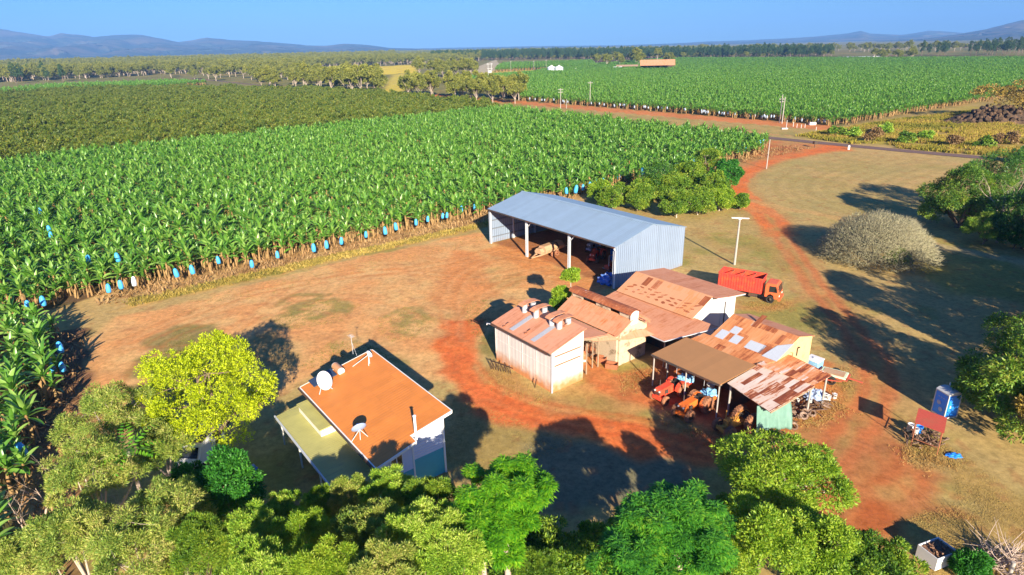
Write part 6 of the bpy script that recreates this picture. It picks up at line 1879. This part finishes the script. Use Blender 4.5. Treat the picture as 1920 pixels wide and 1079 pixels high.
# plastic bags over the fruit
BG = [(203, 541), (226, 534), (409, 488), (588, 465), (686, 440), (780, 417), (865, 392), (838, 404), (1062, 358), (1093, 352), (1106, 348), (1180, 324), (1268, 309), (1281, 311), (1385, 282), (1392, 278), (1405, 276), (1431, 266),
      (1418, 271), (52, 573), (80, 565), (70, 655), (112, 652), (98, 690), (116, 688), (40, 845), (8, 700), (92, 430), (95, 441), (220, 483), (165, 487), (75, 395), (742, 425), (1118, 342), (1230, 318), (472, 495), (520, 478), (612, 459), (640, 452), (722, 433), (802, 411), (830, 405), (890, 388), (330, 512), (360, 506), (1080, 355), (1130, 340), (1160, 332), (1205, 322), (1250, 314), (1300, 306), (1398, 280), (1412, 273), (1424, 269)]
bg = None
for i, (px, py) in enumerate(BG):
    blk_ = i >= 19 and i <= 26; up = 27 <= i <= 31
    z = 1.75 if not up else 3.2
    c = at(px, py, z)
    if bg is None:
        pr = [(.06, .55), (.17, .45), (.24, .2), (.27, -.15), (.25, -.45), (.16, -.5), (.24, -.44)]
        bg = MB().lathe(pr, 12, cap=False).build('bunch_bag', M['bag']); o = bg
    else: o = bg.copy(); COL.objects.link(o)
    o.location = c; o.rotation_euler = (r.uniform(-.15, .15), r.uniform(-.15, .15), r.uniform(0, 6)); k = r.uniform(.9, 1.25) * (1.3 if px > 1000 else 1); o.scale = (k, k, k)
    if blk_: tag(o, 'blue plastic bag over a banana bunch in the small left block', 'fruit bag', 'blue bags in the left block')
    elif up: tag(o, 'blue plastic bag glimpsed deep inside the big banana field', 'fruit bag', 'blue bags inside the big field')
    elif px > 1000: tag(o, 'blue plastic bag under leaves at the field edge behind the shed and shrubs', 'fruit bag', 'blue bags on the field edge beyond the shed')
    else: tag(o, 'blue plastic bag hanging along the front edge of the big banana field', 'fruit bag', 'blue bags along the big field front')
o = bg.copy(); o.data = bg.data.copy(); o.data.materials[0] = M['silver_bag']; COL.objects.link(o); o.location = at(251, 528, 1.7); o.scale = (1.1, 1.1, 1.2); tag(o, 'single silvery white bag at the front edge of the big banana field', 'fruit bag')

# far field: white bags along its front row as one mass
mb = MB()
for i in range(60):
    t = 225 + r.uniform(-.6, .6); s = r.uniform(-276, -108) if i < 85 else -105.5
    if i >= 85: t = r.uniform(224, 330)
    x, y = W(s, t); z = r.uniform(1.1, 1.9); mb.lathe([(.05, .6), (.25, .4), (.32, 0), (.28, -.5), (.1, -.55)], 7, Matrix.Translation((x, y, z)), cap=False)
M['far_bag'] = paint('pale_blue_bunch_bag', (.36, .45, .56), rough=.6, var=.2)
tag(mb.build('far_fruit_bags', M['far_bag'], recalc=False), 'pale bags hung along the front row of the far banana plantation', 'fruit bags', kind='stuff')

# ------------------------------------------------------------------ grasses, litter, scrub
def tufts(name, xy, h, w, per, mat, label, cat, lean=.5, flat=False):
    n = len(xy) * per
    B = np.repeat(np.concatenate([xy, np.zeros((len(xy), 1))], 1), per, 0); B[:, :2] += r.normal(0, .12 + h * .12, (n, 2))
    D = unit(rdir(r, n) * lean + np.array([0, 0, 0.05 if flat else 1.])); D[:, 2] = np.abs(D[:, 2])
    if flat: B[:, 2] += r.uniform(.02, .12, n)
    Nn = unit(rdir(r, n) + (np.array([0, 0, 3.]) if flat else np.array([0, -.3, .3])))
    hh = h * r.uniform(.5, 1.25, n)
    V, F = kites(B, D, Nn, hh, w * r.uniform(.6, 1.3, n), mid=.35)
    return tag(mesh_np(name, V, F, mat), label, cat, kind='stuff')


def fill(poly, n):
    P = np.array(poly); lo, hi = P.min(0), P.max(0)
    q = r.uniform(lo, hi, (int(n * 2.5), 2)); q = q[inside(poly, q[:, 0], q[:, 1])]
    return q[:n]


SCR = [W(-103, 192), W(-85, 187.5), W(-60, 188.5), W(-40, 192), W(-10, 198), W(20, 215), W(20, 300), W(-60, 320), W(-92, 300), W(-100, 250)]
q = fill(SCR, 42000)
dens = fbm(q[:, 0] / 7, q[:, 1] / 7, 3, 3)
tufts('scrub', q[dens > .36], .95, .24, 6, M['scrub'], 'tall yellow green scrub beyond the road at upper right', 'scrub', .6)
for i, (px, py, rr) in enumerate(((1570, 250, 2.2), (1600, 252, 2.0), (1640, 258, 2.4), (1700, 262, 2.4), (1740, 256, 2.0), (1790, 268, 2.2), (1850, 272, 2.0), (1660, 245, 2.2), (1890, 262, 2.4))):
    tree('scrub_bush', 'orch', px, py, rr * .5, (rr, rr, rr * .8), ('lf_bush', 'lf_bottle', 'lf_dry')[i % 3], ('green bush', 'olive bush', 'dry brownish bush')[i % 3] + ' in the yellow scrub beyond the road', 300 + i, dens=2.0, r0=.05, cat='bush', group=('green', 'olive', 'dry')[i % 3] + ' bushes in the yellow scrub')
# dark heap of grubbed stumps with dry growth on it
c = at2(1858, 230); q = empty('stump_heap', (c[0], c[1], 0), 0, 'long dark heap of grubbed stumps and earth at the right edge beyond the road', 'heap')
rs = random.Random(66); mb = MB()
for i in range(420):
    a = rs.uniform(-15, 22); hgt = 7.5 * max(0, 1 - ((a - 4) / 17) ** 2); y = rs.uniform(-5, 4); z = rs.uniform(0, hgt) * max(.15, 1 - abs(y) / 7)
    l = rs.uniform(.6, 1.9); b = rs.uniform(0, 6.28); el = rs.uniform(-.5, .6)
    d = Vector((math.cos(b) * math.cos(el), math.sin(b) * math.cos(el), math.sin(el))) * l
    p = Vector((a, y, z + .3)); mb.tube([p - d / 2, p + Vector((rs.uniform(-.2, .2),) * 3), p + d / 2], [rs.uniform(.3, .75), rs.uniform(.4, .9), rs.uniform(.15, .5)], 6)
M['stump'] = paint('charred_stump', (.062, .04, .024), rough=.95, var=.5, scale=.6, stain=(.17, .10, .055), stain_amt=.35, stain_scale=.5)
mb.build('stumps', M['stump'], q, recalc=False)
mb = MB(); mb.lathe([(19, 0), (15, 2.2), (8, 4.0), (.01, 4.8)], 22, Matrix.Translation((4, 2, 0)) @ Matrix.Diagonal((1, .38, 1, 1)), cap=False); mb.build('earth', M['stump'], q)
tree('dry_bush', 'orch', 1885, 190, 6.5, (15, 8, 6.0), 'lf_drybush', 'wide brownish yellow bush behind the dark stump heap', 320, dens=9, lsc=1.2, r0=.2, cat='bush')
# verge, litter and weeds
q = np.concatenate([fill(ST4(-85.4, -82.6, 6, 66), 4200)])
tufts('verge_grass', q, .5, .10, 6, M['grass'], 'rough yellow grass strip between the banana field and dirt yard', 'grass', .8)
q = np.concatenate([fill(ST4(-91, -85.4, 3, 68), 5200), fill(ST4(-95, -87, 68, 172), 5000), fill([W(-79, .8), W(-30, -4.5), W(-30, -7), W(-80, -3)], 1500)])
tufts('leaf_litter', q, .75, .16, 2, M['straw'], 'dead tan banana leaves lying under the field edge', 'leaf litter', 1.0, flat=True)
q = np.concatenate([fill(PXL((915, 690), (950, 700), (1030, 745), (1040, 765), (960, 740), (912, 712)), 420),
                    fill(PXL((1400, 566), (1470, 560), (1480, 578), (1420, 588)), 350), fill(PXL((1250, 775), (1330, 808), (1420, 850), (1390, 850), (1290, 815), (1235, 785)), 700),
                    fill(PXL((1500, 765), (1570, 735), (1590, 770), (1530, 800), (1480, 800)), 700), fill(PXL((1690, 842), (1760, 845), (1790, 870), (1720, 880)), 450), fill(PXL((1170, 700), (1230, 690), (1220, 730), (1160, 735)), 400),
                    fill(PXL((1560, 560 + 130), (1590, 690), (1590, 740), (1550, 735)), 250)])
M['dry_weed'] = leafy('dry_weed', [(.22, .12, .04), (.40, .24, .08), (.50, .33, .12), (.34, .30, .08)], transl=.15, patch=.8, patch_scale=.3, rough=.9, spec=.1)
q = q[r.random(len(q)) < .55] + r.normal(0, .5, (0, 2)) if 0 else (q + r.normal(0, .45, q.shape))[r.random(len(q)) < .6]
tufts('weeds', q, .17, .032, 8, M['dry_weed'], 'dry weeds around the sheds, truck and old machines', 'weeds', .8)
q = np.concatenate([fill(PXL((1630, 1000), (1800, 940), (1780, 870), (1720, 800), (1800, 850), (1960, 960), (1960, 1110), (1620, 1110)), 5200), fill(PXL((850, 740), (1040, 815), (1090, 830), (1000, 870), (900, 900), (830, 860)), 1800),
                    fill(PXL((1300, 430), (1440, 400), (1500, 560), (1640, 690), (1620, 760), (1480, 640), (1400, 600), (1310, 520)), 3800)])
M['lawn_blade'] = leafy('lawn_blade', [(.26, .20, .06), (.36, .27, .08), (.44, .32, .11), (.30, .26, .07)], transl=.1, patch=.8, patch_scale=.3, rough=.9, spec=.05)
tufts('lawn_grass', q, .055, .035, 5, M['lawn_blade'], 'short dry grass on the mown ground', 'grass', 1.2)
q = np.concatenate([fill(PXL(*p_), n_) for p_, n_ in ((((500, 600), (600, 560), (680, 570), (640, 605), (540, 620)), 500), (((560, 690), (620, 640), (700, 645), (760, 690), (700, 660), (600, 690)), 350), (((700, 600), (760, 575), (820, 600), (780, 640), (720, 640)), 350), (((860, 570), (930, 560), (920, 640), (890, 640)), 250), (((255, 750), (330, 620), (430, 640), (440, 700), (330, 760)), 900), (((300, 575), (640, 500), (900, 440), (900, 455), (640, 520), (320, 600)), 700))])
M['tuft_green'] = leafy('dull_grass_tuft', [(.10, .11, .03), (.19, .18, .05), (.28, .23, .08)], transl=.1, patch=.6, rough=.9, spec=.05)
tufts('yard_grass', q, .10, .05, 6, M['tuft_green'], 'small dull grass tufts scattered over the dirt yard', 'grass', 1.0)
q = fill(PXL((640, 700), (500, 780), (560, 820), (760, 960), (1100, 1010), (1320, 960), (1250, 900), (1000, 900), (860, 800)), 1200)

# ------------------------------------------------------------------ trees of the middle and far distance
def proto_tree(name, kind, R, zc, seed, mat, bark, r0, shape=None, dens=1.0, base=None):
    q = empty(name, (0, 0, 0))
    C, D, Nn, L, Wd, Bc = crown_arrays(kind, R, zc, seed, dens, 1.0, shape)
    V, F = kites(C, D, Nn, L, Wd); a = mesh_np('crown', V, F, M[mat], parent=q)
    b = limbs(Bc, base or zc - R[2] * .8, r0, seed, n=8, wig=.6, sides=5).build('trunk', M[bark], q, recalc=False)
    return q, [a, b]


def place(protos_, spots, label, cat, group, smin, smax, used_):
    for (x, y) in spots:
        v = len(used_) if len(used_) < len(protos_) else int(r.integers(0, len(protos_)))
        if v in used_: o = copy_tree(protos_[v][0])
        else: o = protos_[v][0]; used_.add(v)
        o.location = (x, y, 0); o.rotation_euler = (0, 0, r.uniform(0, 6.28)); k = r.uniform(smin, smax); o.scale = (k, k, k * r.uniform(.9, 1.1))
        tag(o, label, cat, group)


gums = [proto_tree('gum_tree', 'gum', (4.3 + .5 * (i % 2), 4.2, 4.6), 5.7 + .3 * i, 500 + i, 'lf_gum', 'pale_bark', .2, dens=1.25, base=2.2) for i in range(5)]
pines = [proto_tree('pine_tree', 'pine', (3.6, 3.6, 8), 11.5, 520 + i, 'lf_pine', 'bark', .3, dens=1.2, base=3) for i in range(3)]
orch = [proto_tree('orchard_bush', 'orch', (1.75, 1.75, 1.25), 1.3, 540 + i, 'lf_orch', 'bark', .08, base=.4) for i in range(4)]


def pix_spots(poly, n, mind):
    """n ground points seen inside a photo-pixel polygon, at least mind metres apart"""
    out = []
    P = np.array(poly, float); tries = 0
    while len(out) < n and tries < 20000:
        tries += 1
        p = r.uniform(P.min(0), P.max(0))
        if not inside(poly, p[:1], p[1:])[0]: continue
        c = at2(p[0], p[1])
        if all(math.hypot(c[0] - o[0], c[1] - o[1]) > mind for o in out): out.append(c)
    return out


ug = set()
place(gums, pix_spots([(470, 166), (560, 170), (650, 178), (716, 182), (715, 172), (600, 160), (480, 156)], 26, 7), 'pale trunked gum tree in the belt along the back of the orchard', 'tree', 'gum trees along the back of the orchard', 1.25, 1.6, ug)
place(gums, pix_spots([(300, 150), (480, 156), (700, 168), (712, 160), (560, 142), (330, 140)], 40, 9), 'olive gum tree in the woodland behind the orchard belt', 'tree', 'gum trees in the woodland behind the orchard belt', 1.2, 1.6, ug)
place(gums, pix_spots([(738, 184), (800, 186), (900, 196), (985, 196), (985, 186), (900, 178), (800, 174), (735, 174)], 30, 6), 'gum tree in the clump at the near end of the road', 'tree', 'gum trees at the near end of the road', 1.0, 1.35, ug)
place(gums, pix_spots([(780, 147), (890, 146), (885, 136), (790, 136)], 18, 9), 'gum tree in the rounded grove among yellow paddocks', 'tree', 'gum trees in the grove among yellow paddocks', 1.3, 1.7, ug)
place(gums, pix_spots([(1118, 126), (1260, 124), (1260, 117), (1120, 116)], 12, 16), 'big tree behind the distant rust roofed farm shed', 'tree', 'trees behind the distant farm shed', 1.4, 1.9, ug)
place(gums, pix_spots([(1635, 113), (1715, 112), (1715, 108), (1640, 108)], 14, 9), 'grey green tree in the thicket at the far edge of the banana field', 'tree', 'trees in the thicket at the far field edge', 1.0, 1.3, ug)
up_ = set()
place(pines, pix_spots([(1800, 105), (1935, 104), (1935, 98), (1800, 100)], 22, 10), 'dark tall tree in the row at the far right edge', 'tree', 'dark trees at the far right edge', 1.0, 1.3, up_)
place(pines, pix_spots([(1725, 106), (1775, 106), (1775, 102), (1725, 102)], 7, 10), 'dark tree in the small group before the right hills', 'tree', 'dark trees before the right hills', .9, 1.2, up_)
place(pines, pix_spots([(20, 158), (150, 152), (150, 146), (60, 148)], 8, 14), 'dark rounded tree at the left end of the narrow light field', 'tree', 'dark trees left of the narrow light field', .9, 1.2, up_)
uo = set()
place(orch, [W(-258 - .3 * i, 120 + 9.5 * i) for i in range(6)], 'low olive orchard bush at the near edge beside the big banana field', 'bush', 'orchard bushes at the near edge', 1.0, 1.2, uo)


def far_scatter(name, poly, n, sources, lo, hi, label, cat, mind=None):
    """points spread evenly over the ground seen through a photo-pixel polygon"""
    W4 = [at2(*p) for p in poly]; q = fill(W4, n); k = len(q)
    return scatter(name, q, r.uniform(0, 6.28, k), sca(k, lo, hi), r.integers(0, len(sources), k), sources, label, cat)


GS = [g[1] for g in gums]; PS = [p[1] for p in pines]; OS = [o_[1] for o_ in orch]
P5 = rows([W(-240, 180), W(-218, -100), W(-620, -150), W(-700, 60), W(-560, 150), W(-420, 196), W(-256, 186)], 4.3, 3.1, .9); P5 = P5[in_view(P5, 40)]
n = len(P5); hh = sca(n, .8, 1.45); hh[:, 2] *= .6 + 1.0 * fbm(P5[:, 0] / 12, P5[:, 1] / 12, 7, 3)
scatter('orchard', P5, r.uniform(0, 6.28, n), hh, r.integers(0, 4, n), OS, 'wide olive green orchard of low bushes behind the banana field at left', 'orchard')
far_scatter('woodland', [(-60, 158), (130, 150), (330, 139), (520, 142), (600, 128), (760, 122), (900, 116), (900, 108), (740, 112), (560, 116), (300, 124), (-60, 138)], 3600, GS, 1.2, 1.7, 'olive gum woodland spreading to the foot of the mountains', 'woodland')
far_scatter('far_woodland', [(-80, 140), (300, 126), (560, 118), (740, 113), (740, 106), (560, 110), (300, 117), (-80, 128)], 2600, GS, 1.5, 2.2, 'far grey green woodland below the left mountains', 'woodland')
far_scatter('pine_belt', [(810, 116), (1000, 112), (1130, 112), (1320, 110), (1560, 106), (1560, 102), (1320, 104), (1130, 105), (1000, 105), (810, 109)], 3000, PS + GS[:1], .55, 1.15, 'dark pine belt along the horizon behind the far banana field', 'pine belt')
far_scatter('horizon_woods', [(690, 106), (1100, 102), (1560, 99), (1960, 96), (1960, 91), (1560, 95), (1100, 97), (690, 101)], 2600, GS, 1.2, 1.9, 'thin woods on the horizon below the hills', 'woods')
